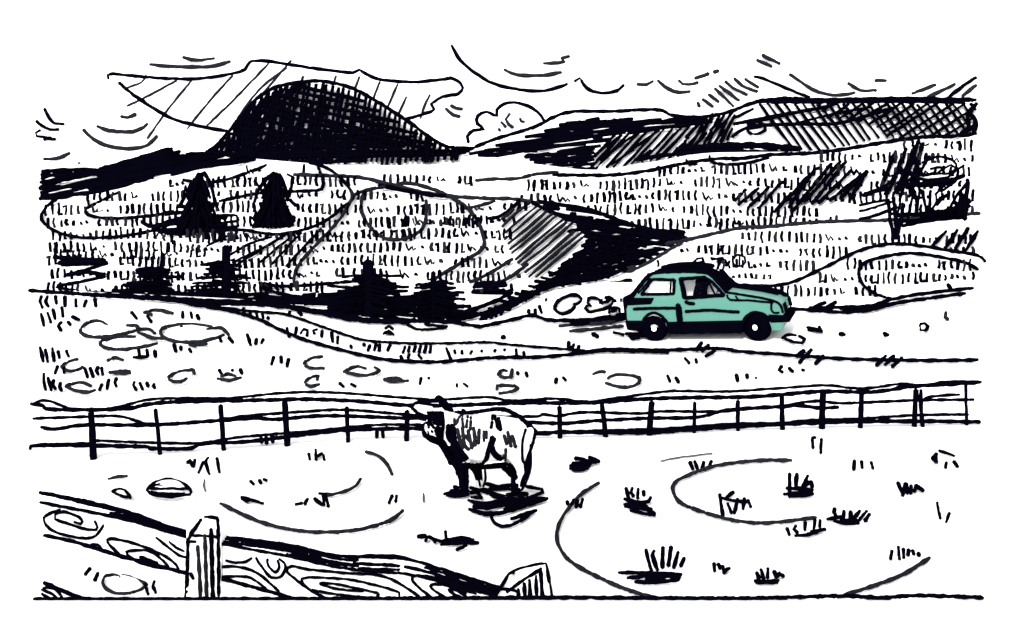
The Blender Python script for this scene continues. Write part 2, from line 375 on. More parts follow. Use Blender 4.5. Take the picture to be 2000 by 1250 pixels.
meadow(L3, "85,395 300,365 440,335 600,330 690,352 850,388 1000,398 1040,402 1000,440 990,500 1040,550 940,588 880,560 650,560 600,578 300,578 90,565", 'short grass on the rolling hill left of the black flank', (330, 580), hide=("640,536 980,545 900,600 640,600",))
meadow(L3, "95,465 600,462 660,440 940,420 940,450 660,475 500,480 95,480", 'denser short grass across the middle of the rolling hill', (436, 482))
meadow(L3, "95,490 400,490 400,510 95,510", 'denser short grass between the low row of firs', (496, 520))
meadow(L2, "1380,430 1640,425 1640,438 1380,448", 'denser short grass along the foot of the far meadow', (432, 450))
meadow(L4, "1335,482 1480,452 1740,440 1900,428 1900,500 1740,474 1600,515 1560,545 1440,552 1370,505 1290,512 1270,530 1290,510", 'short grass on the slope above the car', (466, 552), hide=("1640,438 1740,436 1740,460 1640,455",))
meadow(L4, "1000,612 1075,578 1200,560 1225,600 1190,612 1060,606 1020,615", 'short grass on the slope behind the dust puffs', (566, 615))
meadow(L5, "1470,568 1560,558 1620,530 1690,500 1740,490 1900,510 1900,560 1800,570 1690,575 1640,585 1480,585", 'short grass on the knoll by the road', (516, 580), hide=("1690,555 1860,560 1740,585",))

# ------------------------------------------------------------------ clouds: puffed solids far beyond the mountains
CD = 3000.0
def cloud(label, outline, strokes, thick=120.0, d=CD):
    o = pts(outline); sm = smooth(o+[o[0]], 14)[:-1]; cx = sum(p[0] for p in sm)/len(sm); cy = sum(p[1] for p in sm)/len(sm)
    c = P(cx, cy, d+thick); root = empty('cloud', c, label, 'cloud')
    g = MB(); n = len(sm); vs = []; fs = []
    prof = [(1, 0), (.96, .35), (.8, .7), (.5, .93)]
    for sgn in (-1, 1):
        for (k, t) in prof:
            for (x, y) in sm: vs.append(P(cx+(x-cx)*k, cy+(y-cy)*k, d+thick+sgn*t*thick*.9))
        vs.append(P(cx, cy, d+thick+sgn*thick*.9))
    m = n*len(prof)+1
    for q in (0, 1):
        for j in range(len(prof)-1):
            for i in range(n):
                a, b = q*m+j*n+i, q*m+j*n+(i+1) % n; f = [a, b, b+n, a+n]; fs.append(f if q else f[::-1])
        for i in range(n):
            f = [q*m+(len(prof)-1)*n+i, q*m+(len(prof)-1)*n+(i+1) % n, q*m+m-1]; fs.append(f if q else f[::-1])
    g.add(vs, fs, 0); g.build('vapour', CLOUDM, root, c)
    s = MB()
    for st, w, mi in strokes: s.ink(pts(st), w, lambda x, y: d-2, mi, step=7)
    s.build('contour', [INK, GREY, LITE], root, c)
    return root
cloud('large lens shaped cloud with slanting hatching behind the dark mountain', "216,150 330,157 450,148 489,124 550,127 690,147 750,160 880,157 903,175 865,193 842,210 800,236 620,262 440,260 330,232 234,167", [
    ("213,157 212,151 218,148 260,152 330,157 390,157 450,148 480,139 489,124 520,123 550,127 620,138 690,146 702,140 720,151 750,160 810,164 870,158 880,156 900,166 904,175 895,187 865,193 843,207 848,217 830,226 785,238", 5.5, 0),
    ("234,166 270,195 330,232 380,248 445,260", 6, 0), ("286,150 277,163 248,175", 3.5, 1), ("345,160 300,185 249,210", 3.5, 1), ("375,160 330,215 289,273", 3.5, 1), ("455,150 410,200 367,254", 3.5, 1), ("525,127 460,195 405,248", 3.5, 1), ("560,135 505,180 460,240", 3.5, 1), ("569,121 540,155 505,195", 3.5, 1),
    ("593,152 585,175", 3.5, 1), ("657,151 648,180", 3.5, 1), ("702,153 690,185", 3.5, 1), ("742,163 725,205", 3.5, 1), ("777,167 752,225", 3.5, 1), ("794,192 772,240", 3.5, 1), ("840,188 830,208 822,234", 3.5, 1)])
cloud('thin streak of cloud above the lens shaped cloud at upper left', "290,126 360,108 425,110 455,122 420,138 340,140", [("358,116 375,120 395,121 420,118", 5.5, 1), ("294,130 340,134 410,134 450,124", 6, 1)], 40)
cloud('bowl shaped cloud with three curved lines left of the dark mountain', "163,255 195,238 240,226 270,224 300,245 310,270 290,290 255,297 215,292", [("238,232 250,234 266,227", 6, 1), ("191,250 215,259 260,261 282,252 289,246", 6.5, 1), ("165,257 185,277 220,291 260,294 290,287 308,270", 6.5, 1)], 50)
cloud('small cloud cut by the left edge with three curls', "60,225 100,205 130,245 110,278 65,275", [("88,216 97,234 108,244 126,246", 5.5, 0), ("73,240 85,250 100,257 116,257", 5.5, 0), ("80,258 71,263 73,269 85,271 102,273", 5, 0), ("88,275 110,275", 5, 0)], 40)
cloud('low wisp of cloud lying on the left foothill', "84,312 140,300 160,325 120,340 84,338", [("88,314 110,314 138,303", 6, 1), ("87,335 130,333 157,326 156,322", 6, 1)], 30)
cloud('big round cloud hanging from the top centre', "882,92 930,148 1030,181 1108,168 1180,100 1150,20 960,10", [("882,92 900,122 930,148 970,169 1030,181 1070,180 1108,168", 5.5, 0), ("985,140 1010,150 1060,151 1096,145", 6, 1), ("1061,128 1090,127 1102,124", 6, 1), ("1097,118 1112,114", 6, 1)])
cloud('small puffy cumulus cloud rising between the two mountains', "914,300 913,270 925,258 945,256 932,245 935,230 950,222 968,225 985,206 1005,204 1030,210 1050,222 1063,248 1063,300", [
    ("915,282 913,270 925,258 945,256 932,245 934,230 950,222 970,230 971,218 985,206 1005,204 1030,210 1050,222 1062,238 1064,250", 5.5, 0), ("996,226 988,236 993,246 1002,252", 5, 1), ("979,242 988,252", 5, 1), ("974,255 977,259", 5, 1), ("1016,235 1018,240 1024,242", 5, 1)], 60)
cloud('tiny streak of cloud at the tip of the lens shaped cloud', "866,212 880,204 906,212 902,236 885,232", [("871,216 885,228 898,232", 5.5, 1), ("881,210 892,215 903,217", 5.5, 1)], 20)
cloud('broken line of curled cloud right of the big round cloud', "1120,162 1180,140 1260,150 1330,145 1405,138 1405,160 1347,188 1240,180 1190,189 1150,182", [("1122,163 1132,157 1145,175 1165,184 1190,185 1210,178 1218,170", 5.5, 0), ("1244,168 1262,169 1275,162", 6, 1), ("1284,161 1305,178 1325,184 1347,183", 6, 1), ("1325,161 1333,168 1345,169 1362,165", 5.5, 1), ("1357,157 1383,148", 5.5, 1), ("1394,145 1402,142", 6, 1)], 50)
cloud('slanting streaks of cloud over the dip of the right range', "1355,205 1440,155 1482,172 1478,186 1440,215 1370,216", [("1362,204 1365,212", 6, 1), ("1372,197 1392,212", 5, 1), ("1384,188 1403,203", 5, 1), ("1396,176 1432,211", 5, 1), ("1404,171 1443,200", 5.5, 1), ("1416,163 1430,175 1458,189", 5.5, 1), ("1433,157 1455,175 1478,182", 5.5, 1), ("1454,158 1480,175", 6, 1)], 30)
cloud('two short streaks of cloud high above the right range', "1470,118 1488,106 1528,128 1506,140", [("1488,112 1522,129", 6.5, 1), ("1478,121 1506,134", 6, 1)], 20)
cloud('wide shallow cloud resting on the right range', "1470,150 1541,145 1660,160 1735,156 1720,190 1670,200 1580,198", [("1472,153 1490,157 1540,178 1580,194", 5, 0), ("1541,149 1590,180 1630,190 1668,185", 5.5, 1), ("1655,166 1680,180 1710,180", 5.5, 1), ("1708,161 1730,161", 5.5, 1)], 40)
cloud('cloud of slanting strokes at the far right over the range', "1775,190 1830,160 1908,150 1912,198 1800,200", [("1780,187 1826,169", 6, 1), ("1810,194 1864,168", 6, 1), ("1850,195 1885,168 1905,155", 6, 0), ("1878,192 1905,170", 6, 1)], 30)

# ------------------------------------------------------------------ trees
def conifer(label, x, yt, yb, layer, tiers, trunk_w, group, cat='tree', name='fir_tree', dense=0, lean=0):
    d = layer.depth(x, yb); s = d/F; base = P(x, yb, d); root = empty(name, base, label, cat, group)
    def q(px, py, dep=0.0): v = P(px, py, d); v.y += dep*s; return v
    t = MB(); n = 8
    for k in range(2 if trunk_w > 14 else 1):
        o = (k-.5)*trunk_w*.3 if trunk_w > 14 else 0
        pw = [q(x+o+lean*(1-i/n)+R.uniform(-1, 1), yb+(yt-yb)*i/n) for i in range(n+1)]
        t.tube(pw, [trunk_w*.5*s*(1-.2*i/n)*R.uniform(.9, 1.1) for i in range(n+1)], 0, 8)
    t.build('trunk', INK, root, base)
    c = MB()
    for (yy, xl, xr, w) in tiers:
        for rep in range(1+dense):
            # boughs leave the trunk to every side; the widest spread across the view
            for a in (0, .75, -.75):
                ca, sa = math.cos(a), math.sin(a); k = 1 if a == 0 else R.uniform(.75, .95)
                dy = R.uniform(-3, 3)+rep*4
                L = (x-xl)*k; Rr = (xr-x)*k
                pw = []; m = 9
                for i in range(m+1):
                    u = i/m; px = x-L*ca+(L+Rr)*ca*u; dep = (-L*sa+(L+Rr)*sa*u); pw.append(q(px, yy+dy+R.uniform(-1.1, 1.1)+2.5*abs(2*u-1), dep))
                c.tube(pw, [w*.5*s*R.uniform(.75, 1.15) for _ in pw], 0)
    c.build('bough', INK, root, base)
    return root
def blobtree(label, x, yt, yb, layer, hw, group, strokes=(), n=150):
    d = layer.depth(x, yb); s = d/F; base = P(x, yb, d); root = empty('fir_tree', base, label, 'tree', group)
    def q(px, py, dep=0.0): v = P(px, py, d); v.y += dep*s; return v
    t = MB(); t.tube([q(x, yb), q(x, (yt+yb)/2), q(x, yt)], [6*s, 4.5*s, 2*s], 0, 8); t.build('trunk', INK, root, base)
    c = MB()
    for i in range(n):
        u = R.random()**.6; y = yt+(yb-yt)*u; a = R.uniform(0, 6.283); rr = hw*(.2+.8*u)*R.uniform(.35, .95)
        h = R.uniform(22, 40)*(.5+.5*u)
        p0 = q(x+math.cos(a)*rr*.6, max(yt, y-h*.6), math.sin(a)*rr*.6); p1 = q(x+math.cos(a)*rr*1.12, min(yb, y+h*.5), math.sin(a)*rr*1.1)
        c.tube([p0, (p0+p1)/2+Vector((R.uniform(-1, 1)*s, 0, 0)), p1], [2.6*s, 3.4*s, 2.6*s], 0)
    c.build('crown', INK, root, base)
    b = MB()
    for st, w, dep in strokes: b.tube([q(px+R.uniform(-.6, .6), py+R.uniform(-.6, .6), dep*R.uniform(.5, 1.5)) for px, py in smooth(pts(st), 6)], [w*.5*s*R.uniform(.85, 1.12) for _ in smooth(pts(st), 6)], 0)
    if strokes: b.build('bough', INK, root, base)
    return root
TG = 'fir trees on the meadow hill'
blobtree('dense dark fir with wide sweeping lower boughs, left of the two upper firs', 390, 338, 456, L3, 50, TG,
    (("277,433 300,441 360,425 420,420", 9, 0), ("300,445 340,436 430,432", 9, -4), ("310,452 370,447 440,440", 11, 0), ("320,418 360,414 415,410", 9, 4), ("345,404 380,402 425,400", 7, 0), ("350,440 400,446 442,436", 12, -5), ("325,455 380,457 430,452", 8, -4),
     ("362,365 358,385 350,400", 5, 0), ("362,362 372,396", 5, 0), ("425,420 462,421 466,430 440,434", 6, -3), ("430,445 465,442", 6, 0), ("398,335 412,360 420,400", 7, 0), ("345,430 390,425 440,425", 11, 3), ("372,352 365,375 352,402", 6, 3), ("380,348 370,380", 6, -3), ("404,342 414,370 424,405", 7, 0), ("385,345 395,338 402,346", 6, 0), ("318,443 345,436 440,446", 10, 0), ("330,449 400,452 445,446", 9, 4)), n=120)
blobtree('dense dark fir with solid blunt crown, right of the two upper firs', 536, 336, 443, L3, 46, TG,
    (("520,346 505,372 497,395", 7, 0), ("528,340 508,365", 6, 4), ("545,340 556,362 562,392", 8, 0), ("540,338 552,350", 6, -3), ("515,352 520,400 508,430", 8, 5), ("550,350 556,400 566,432", 8, -5), ("522,345 548,345", 8, 0), ("512,362 520,352", 6, 0), ("500,440 540,436 575,430", 10, 0), ("495,430 540,425 575,425", 10, 4), ("500,445 535,442 572,438", 9, -4), ("572,345 568,370 564,384", 7, 0), ("497,352 505,365 500,380", 6, 0), ("560,340 570,345", 5, 0), ("494,402 500,415 494,428", 6, 0), ("566,390 578,402", 8, 0)), n=190)
conifer('small fir with thin bent top, leftmost of the low row of firs', 318, 495, 578, L3, [(527, 266, 332, 8), (532, 266, 330, 7), (539, 268, 355, 6), (549, 248, 330, 7), (556, 240, 336, 7), (564, 220, 340, 8), (571, 230, 350, 7)], 11, TG, lean=-6)
conifer('fir with thick trunk and wide spread tiers, third from the left in the low row', 442, 482, 600, L3, [(513, 392, 450, 6), (518, 410, 472, 6), (526, 402, 470, 7), (533, 398, 455, 7), (540, 386, 490, 6), (551, 376, 482, 6), (556, 374, 470, 6), (566, 366, 450, 6), (572, 364, 465, 7), (580, 400, 500, 7), (588, 350, 500, 8)], 16, TG)
conifer('bare topped fir with the thickest double trunk, in the low row left of centre', 719, 512, 630, L3, [(540, 674, 782, 6), (545, 690, 760, 6), (550, 700, 765, 6), (558, 690, 798, 7), (565, 660, 796, 7), (573, 630, 780, 8), (580, 620, 770, 8), (588, 620, 785, 10), (598, 640, 800, 9), (608, 650, 790, 8)], 21, TG)
conifer('fir with slim trunk and many short tiers, rightmost of the low row', 846, 532, 632, L3, [(549, 838, 886, 7), (554, 812, 872, 6), (559, 810, 890, 6), (568, 808, 906, 6), (574, 804, 895, 7), (582, 806, 908, 7), (590, 800, 890, 8), (598, 815, 900, 8), (607, 820, 882, 9), (615, 810, 884, 9)], 13, TG)
def scrib(name, label, cat, base, strokes, layer=None, group=None, depthf=None, mats=None, jit=6, reps=(0, 1)):
    """low bush: scribbled stems at several depths around its base"""
    dp = depthf or layer.depth; d = dp(*base); s = d/F; b = P(base[0], base[1], d); root = empty(name, b, label, cat, group); g = MB()
    for st, w in strokes:
        for rep in reps:
            q = smooth(pts(st), 6); off = R.uniform(-jit, jit)*s*(rep*2-1)
            pw = []
            for px, py in q:
                v = P(px+R.uniform(-.8, .8), py+R.uniform(-.8, .8), d); v.y += off; pw.append(v)
            g.tube(pw, [w*.5*s*R.uniform(.85, 1.12) for _ in q], 0)
    g.build('stem', mats or INK, root, b)
    return root
scrib('bush', 'zigzag dark bush at the far left of the low row of firs', 'bush', (160, 566), (("110,502 150,506 204,508", 9), ("116,514 160,510 200,512", 9), ("122,518 170,516 208,512", 7), ("208,514 170,526 132,536", 7), ("130,537 170,532 205,536", 8), ("205,540 150,552 112,558", 7), ("112,560 140,566 180,570", 5)), L3)
scrib('bush', 'flat dark bush at the right end of the low row of firs', 'bush', (955, 575), (("928,555 985,552", 9), ("925,560 990,557", 8), ("924,568 975,566", 7), ("922,570 960,576 1000,566", 6), ("940,574 985,566", 7)), L3)
sg = MB()
for poly, a, spc, w in (("170,576 300,578 400,580 600,585 640,574 720,580 900,595 935,612 905,632 850,640 700,624 560,600 400,602 300,590", -3, 11, 8), ("560,590 640,572 800,578 900,590 920,620 860,636 700,616", 4, 15, 7), ("350,575 520,578 620,585 600,600 420,600 340,588", 2, 6.5, 8)):
    for p, ww in hatch(pts(poly), a, spc, w, jit=6, gap=.55, over=4): sg.ink(p, ww, L3.depth, 0, step=12)
for s, w in (("510,556 560,562 650,556 720,550", 5.5), ("640,560 700,566 760,563", 5), ("510,560 540,575 600,585", 6), ("475,568 490,605", 4), ("455,540 470,575 492,610", 4), ("500,575 495,607", 4), ("620,590 760,600 860,628", 9), ("660,606 800,630 880,634", 9), ("900,625 960,610 1000,590", 9), ("780,630 860,633 900,622", 9)): sg.ink(pts(s), w, L3.depth, 0)
for x in (508, 518, 528, 541, 552): sg.ink([(x, 555), (x+2, 572)], 4.5, L3.depth, 0)
tag(sg.build('scrub', INK), 'dark tangled scrub along the foot of the meadow hill', None, None, 'stuff')

# ragged tree on the right
def ragged():
    x, yb = 1750, 470; d = L4.depth(1750, 466)-.6; s = d/F; base = P(x, yb, d); root = empty('ragged_tree', base, 'ragged dark tree with V shaped trunk on the right slope', 'tree')
    def tube_px(g, st, w, dep): 
        q = smooth(pts(st), 6); pw = []
        for px, py in q: v = P(px+R.uniform(-.7, .7), py+R.uniform(-.7, .7), d); v.y += dep*s; pw.append(v)
        g.tube(pw, [w*.5*s*R.uniform(.85, 1.12) for _ in q], 0)
    t = MB()
    for st, w, e in (("1735,392 1739,430 1747,468", 8, 0), ("1766,398 1758,440 1751,468", 8, 2), ("1744,385 1749,430 1750,466", 9, -2), ("1754,440 1750,472", 10, 0), ("1760,390 1752,430 1748,455", 5, 4)): tube_px(t, st, w, e)
    t.build('trunk', INK, root, base)
    c = MB()
    for st, w in (("1775,425 1788,372 1792,418", 6), ("1793,420 1800,370 1812,415", 6), ("1818,372 1815,418", 7), ("1806,372 1808,400", 6), ("1760,390 1775,340 1785,310", 7), ("1775,385 1800,330 1815,305", 7), ("1752,357 1800,362 1840,358 1882,343", 9), ("1750,366 1800,358 1860,350", 8), ("1757,338 1800,342 1830,338", 7),
                  ("1830,336 1855,322 1864,328 1850,338 1820,340", 5), ("1800,318 1830,306 1860,314 1866,330 1850,345 1820,350", 6), ("1820,330 1840,327 1848,330", 6), ("1880,322 1850,345 1830,372", 5), ("1835,375 1880,340", 6), ("1830,380 1850,362 1872,352", 5), ("1800,330 1778,352", 8), ("1768,330 1790,348 1820,352", 8),
                  ("1720,372 1745,350 1760,330", 6), ("1730,380 1755,345", 6), ("1745,383 1770,330", 6)):
        tube_px(c, st, w, R.uniform(-12, 10))
    c.build('crown', INK, root, base)
    b = MB()
    for st, w in (("1685,382 1712,372 1735,368", 10), ("1677,401 1705,395 1735,390", 6), ("1680,413 1710,405 1742,395", 6), ("1677,428 1710,420 1752,405", 7), ("1690,378 1730,370", 7)): tube_px(b, st, w, R.uniform(-5, 5))
    b.build('branch', INK, root, base)
ragged()
scrib('bush', 'low dark hedge running right from the ragged tree', 'bush', (1830, 440), (("1750,420 1800,418 1860,410 1895,402", 9), ("1752,432 1800,430 1850,420 1880,418", 9), ("1762,441 1820,430 1880,424", 8), ("1800,424 1850,412 1892,394", 10), ("1830,425 1880,410", 10), ("1830,400 1845,384 1855,378", 7), ("1820,412 1838,385", 6)), depthf=lambda x, y: 84.0, jit=4, reps=(0,))
scrib('bush', 'tall dark spiky bush at the right end of the hedge', 'bush', (1886, 430), (("1892,356 1888,390 1885,429", 9), ("1890,356 1870,380 1855,408", 7), ("1892,390 1870,400 1855,412", 8), ("1880,380 1885,428", 9), ("1895,392 1870,415", 8), ("1875,375 1872,420", 9), ("1865,395 1890,410", 9)), depthf=lambda x, y: 83.0, jit=4, reps=(0,))
scrib('bush', 'curled twig bush on the slope right above the car roof', 'bush', (1372, 520), (("1355,512 1362,505 1372,504 1375,514", 5), ("1358,514 1372,511", 4)), L4, jit=.5)
scrib('bush', 'dark broken bush on the slope between the two curled bushes', 'bush', (1410, 522), (("1388,504 1405,507 1417,508 1419,520", 5), ("1390,507 1412,504", 5), ("1400,511 1416,513", 5), ("1402,498 1408,485", 4), ("1405,518 1411,503", 4)), L4, jit=.5)
scrib('bush', 'round open bush with a stem inside on the slope', 'bush', (1442, 522), (("1440,497 1454,502 1456,512 1446,520 1434,518 1431,508 1438,499", 5), ("1445,500 1444,522", 4), ("1431,500 1432,522", 4)), L4, jit=.5)

# ------------------------------------------------------------------ field tufts, stones
def tuft(label, strokes, w=6, grey=False, name='grass_tuft', cat='grass tuft', group='grass tufts scattered over the field'):
    S = [pts(a) for a in strokes.split(';')]; yb = max(p[1] for q in S for p in q); xm = sum(p[0] for q in S for p in q)/sum(len(q) for q in S)
    base = ground_pt(xm, yb); m = GREY if grey else INK
    split = group == 'grass tufts scattered over the field' and len(S) > 1
    root = empty(name, base, label, cat, group) if split else None
    g = MB(); roots = []
    for q in S:
        ys = [p[1] for p in q]; xs = [p[0] for p in q]; h = max(ys)-min(ys); ww = max(xs)-min(xs); flat = h <= ww*.8
        if split: g = MB()
        if not flat: dd = fd(xm, max(ys)); g.ink(q, w*R.uniform(.9, 1.1), lambda a, b: dd, 0, wob=.4)
        else: g.ink(q, w*R.uniform(.9, 1.1), fd, 0, wob=.5)
        roots.append(max(q, key=lambda p: p[1]))
        if split: g.build('matted_grass' if flat else 'blade', m, root, base)
    if split: return root
    if len(roots) > 1:          # the runner in the soil from which the blades grow
        roots.sort(); o = len(g.v)
        for i in range(len(roots)-1):
            p0, p1 = ground_pt(*roots[i]), ground_pt(*roots[i+1]); u = Vector((0, 0, .05)); k = len(g.v)
            g.v += [p0-u, p1-u, p1-u*1.2, p0-u*1.2]; g.f.append([k, k+1, k+2, k+3]); g.m.append(0); g.sm.append(False)
    return tag(g.build(name, m, None, base), label, cat, group)
for l, s, w in (
    ('dark lump of flattened grass between the cow and the wire fence', "1123,898 1142,900;1150,896 1168,904 1150,905;1118,908 1150,906;1113,913 1155,908;1113,918 1152,913;1118,921 1148,918;1135,903 1160,904", 7),
    ('tuft of four blades over a thick dark scribble right of the cow', "1222,955 1228,977;1235,955 1232,964 1237,972;1246,957 1245,977;1256,962 1257,971;1218,977 1245,984 1266,982 1270,975;1218,988 1250,990 1272,997;1220,992 1255,996 1278,1006;1232,999 1255,1005 1278,1008;1230,985 1262,992", 7),
    ('tuft of four slanting blades on the upper rim of the field hollow', "1347,905 1353,920;1356,903 1363,922;1374,904 1370,920;1389,903 1383,918", 6),
    ('ragged fork shaped tuft with a long left blade inside the field hollow', "1405,968 1408,990 1412,1016;1410,975 1430,980 1458,983;1420,985 1428,1005;1440,976 1433,1006;1453,976 1450,998;1460,979 1466,993;1418,974 1431,964", 6),
    ('tuft of three tall blades on a double dark base inside the hollow', "1541,928 1541,963;1555,928 1553,954;1577,931 1566,955;1583,943 1585,955;1568,955 1580,944;1535,956 1560,957 1587,960;1585,964 1560,966 1530,968;1540,972 1565,971 1587,967", 7),
    ('tuft of five small blades over a curved line at the hollow edge', "1536,1034 1541,1048;1554,1029 1550,1036 1557,1043;1572,1022 1571,1038;1591,1017 1588,1040;1601,1018 1600,1032;1552,1049 1575,1047 1610,1036;1582,1040 1606,1037", 6),
    ('bushy dark tuft leaning right beside the hollow', "1629,996 1628,1003 1633,1012;1647,1000 1645,1016;1660,1001 1660,1018;1678,1000 1666,1017;1692,1000 1678,1016;1697,1007 1688,1020;1614,1017 1640,1012;1628,1020 1650,1024 1676,1025;1640,1017 1668,1021 1678,1018", 7),
    ('pair of upright blades below the fence on the right', "1592,857 1586,858 1587,878;1603,860 1602,888", 6),
    ('row of three small blades right of the pair below the fence', "1668,902 1666,920;1681,903 1683,917;1700,905 1704,918", 5.5),
    ('bent blade over two small ticks near the right end of the fence', "1833,883 1848,887 1862,893;1818,898 1828,889;1820,899 1828,905;1826,890 1827,904;1847,905 1845,916;1861,904 1869,915", 6),
    ('zigzag scribbled tuft on the far right of the field', "1752,945 1762,971;1766,946 1763,968;1768,947 1771,966;1778,951 1777,966;1788,951 1784,964;1789,953 1801,961", 7),
    ('two thin leaning blades at the right edge of the field', "1829,983 1832,1000 1835,1015;1853,1004 1846,1023", 5),
    ('row of six shrinking blades at the lower right', "1741,1078 1738,1095;1753,1070 1755,1095;1763,1074 1764,1092;1773,1076 1772,1087;1781,1077 1784,1085;1792,1082 1793,1088", 6),
    ('largest tuft of six fanned blades over a wide dark base at the bottom', "1261,1075 1266,1097 1272,1118;1278,1078 1274,1088 1284,1117;1294,1072 1293,1112;1310,1071 1305,1108;1324,1080 1315,1112;1336,1092 1329,1108;1208,1121 1260,1121 1330,1124;1225,1131 1280,1127 1328,1130;1240,1139 1280,1140 1325,1134;1250,1126 1290,1128 1325,1127;1260,1134 1300,1136", 7.5),
    ('small curled scribble of grass near the bottom', "1394,1102 1395,1118;1402,1103 1406,1113;1410,1108 1414,1119;1413,1120 1420,1114 1424,1112", 6),
    ('small tuft of four blades on a flat dark base near the bottom', "1477,1120 1481,1133;1485,1114 1491,1134;1499,1112 1498,1132;1511,1118 1515,1130;1515,1129 1522,1123 1528,1127;1473,1137 1495,1138 1520,1136;1475,1140 1518,1140", 7),
    ('four little blades on the left rim of the big field curve', "1108,981 1108,988;1121,977 1111,996;1128,978 1125,993;1138,977 1133,993", 6),
    ('scribbled tuft of five strokes below the left part of the fence', "367,907 372,903 378,914;382,900 379,914;398,904 389,926;409,896 403,904 410,929;425,897 430,926", 6),
    ('three tiny ticks of grass on the left of the field', "490,942 497,948;507,940 511,946;516,939 522,941", 5),
    ('zigzag sprig of grass inside the left field curve', "578,988 590,985;602,976 596,987;615,977 630,988;624,966 650,968;632,968 634,990;636,968 642,992", 6),
    ('two short dark ticks left of the cow', "767,970 760,986;775,970 773,983", 6),
    ('flat dark scribble of grass in front of the cow', "816,1051 832,1049;832,1058 838,1050 850,1060;840,1052 862,1060;870,1040 872,1062;862,1066 900,1063 935,1063;866,1060 895,1053 925,1057;875,1056 920,1060;870,1062 915,1062;893,1076 910,1068", 6.5),
    ('small letter like sprig below the left fence', "604,888 606,901;617,880 618,901;619,894 630,888;632,890 634,901", 5),
    ('three short blades at the foot of the left fence', "510,853 512,868;520,850 522,869;532,852 534,867", 6),
    ('two short blades at the foot of the fence left of the cow', "737,842 736,857;747,842 749,857", 5.5),
    ('four short ticks around the ring beneath the plank rail', "178,1112 168,1124;193,1121 187,1136;285,1142 287,1152 291,1163;303,1137 300,1146 306,1160", 6)):
    tuft(l, s, w)
BG = 'grass tufts on the bank before the road'
for l, s, w in (
    ('row of seven short blades below the bank line at the left', "83,582 80,592 85,605;95,582 91,592 97,602;110,582 112,597;128,583 129,602;150,587 150,602;170,590 166,602;187,587 189,602", 6),
    ('four blades above three ticks at the left edge', "82,615 88,640;94,613 101,633;105,607 110,627;122,603 125,622;122,632 116,640 121,648;134,631 139,638;143,622 156,627", 6),
    ('two ticks left of the small arched stone on the bank', "258,613 269,626;289,620 297,632", 6),
    ('three little blades above the large oval stone', "358,611 358,624;374,612 376,625;386,618 390,627", 6),
    ('three ticks on the slope right of the large oval stone', "484,656 491,678;502,665 500,675;515,665 511,674", 6),
    ('three ticks under the large oval stone', "341,675 345,690;354,680 355,687;370,684 375,691", 6),
    ('two ticks at the right tip of the large oval stone', "430,662 433,670;448,662 456,672", 6),
    ('two ticks inside the large oval stone', "355,640 358,648;371,643 374,649", 6),
    ('row of five blades at the left edge halfway down the bank', "80,681 86,710;90,685 95,710;104,683 108,709;115,689 118,703;131,688 136,700", 6),
    ('small dark sprig of three blades on a short base', "272,686 275,702;288,685 290,698;262,701 290,700;304,688 305,701", 6),
    ('four leaning blades right of the small left stone', "167,722 173,740;177,721 184,739;193,720 190,727 194,735;200,721 202,735", 6),
    ('two ticks left of the small left stone', "114,718 109,733;126,720 127,731", 6),
    ('row of four blades at the left end above the fence', "87,732 88,750 91,765;95,740 102,766;107,745 105,755 110,763;120,750 118,758 122,766", 6),
    ('three shrinking blades right of the pointed stone', "201,753 196,765;214,744 210,763;229,742 226,750 229,758", 6),
    ('four ticks above the second fence post', "264,748 262,755 268,765;274,750 280,764;288,750 291,758;303,752 300,756 304,760", 6),
    ('three ticks over the half round stone', "429,725 436,736;454,725 456,728;470,724 474,733", 6),
    ('three ticks left of the open curved stones', "536,700 531,715;550,699 550,711;565,704 561,719", 6),
    ('two dots of grass below the wide open stone', "664,751 672,758;687,753 695,757", 5.5),
    ('two ticks right of the dark flat stone', "823,740 820,753;837,740 839,742", 5.5),
    ('two dots of grass above the back of the cow', "893,752 893,758;906,752 913,757", 5.5),
    ('two ticks right of the hooked stone', "1010,729 1012,734;1027,730 1030,738", 5.5),
    ('two ticks between the two pale oval stones', "1087,742 1085,751;1099,740 1105,746", 5.5),
    ('two ticks right of the pale oval stone', "1303,735 1308,748;1319,740 1325,750", 5.5),
    ('three shrinking ticks above the right part of the fence', "1437,734 1440,748;1458,734 1459,741;1475,740 1476,741", 5.5),
    ('two ticks below the road edge under the car', "1337,702 1346,713;1358,704 1360,711", 5.5),
    ('three curled ticks below the road edge right of the car', "1526,718 1521,726 1528,730;1540,721 1548,729;1565,725 1570,726", 5.5),
    ('three slanting blades on the road edge below the car', "1370,672 1360,688;1384,676 1370,691;1394,689 1378,699", 7.5),
    ('three slanting blades on the road edge right of the car', "1568,689 1555,699;1584,686 1560,712;1607,698 1591,714", 7),
    ('three slanting blades on the road edge near the right end', "1729,698 1710,717;1745,698 1727,716;1760,702 1741,720", 8),
    ('three upright blades on the road edge left of the car', "1111,671 1110,686;1121,675 1117,684;1131,678 1129,685", 6)):
    tuft(l, s, w, group=BG)
vg = MB()
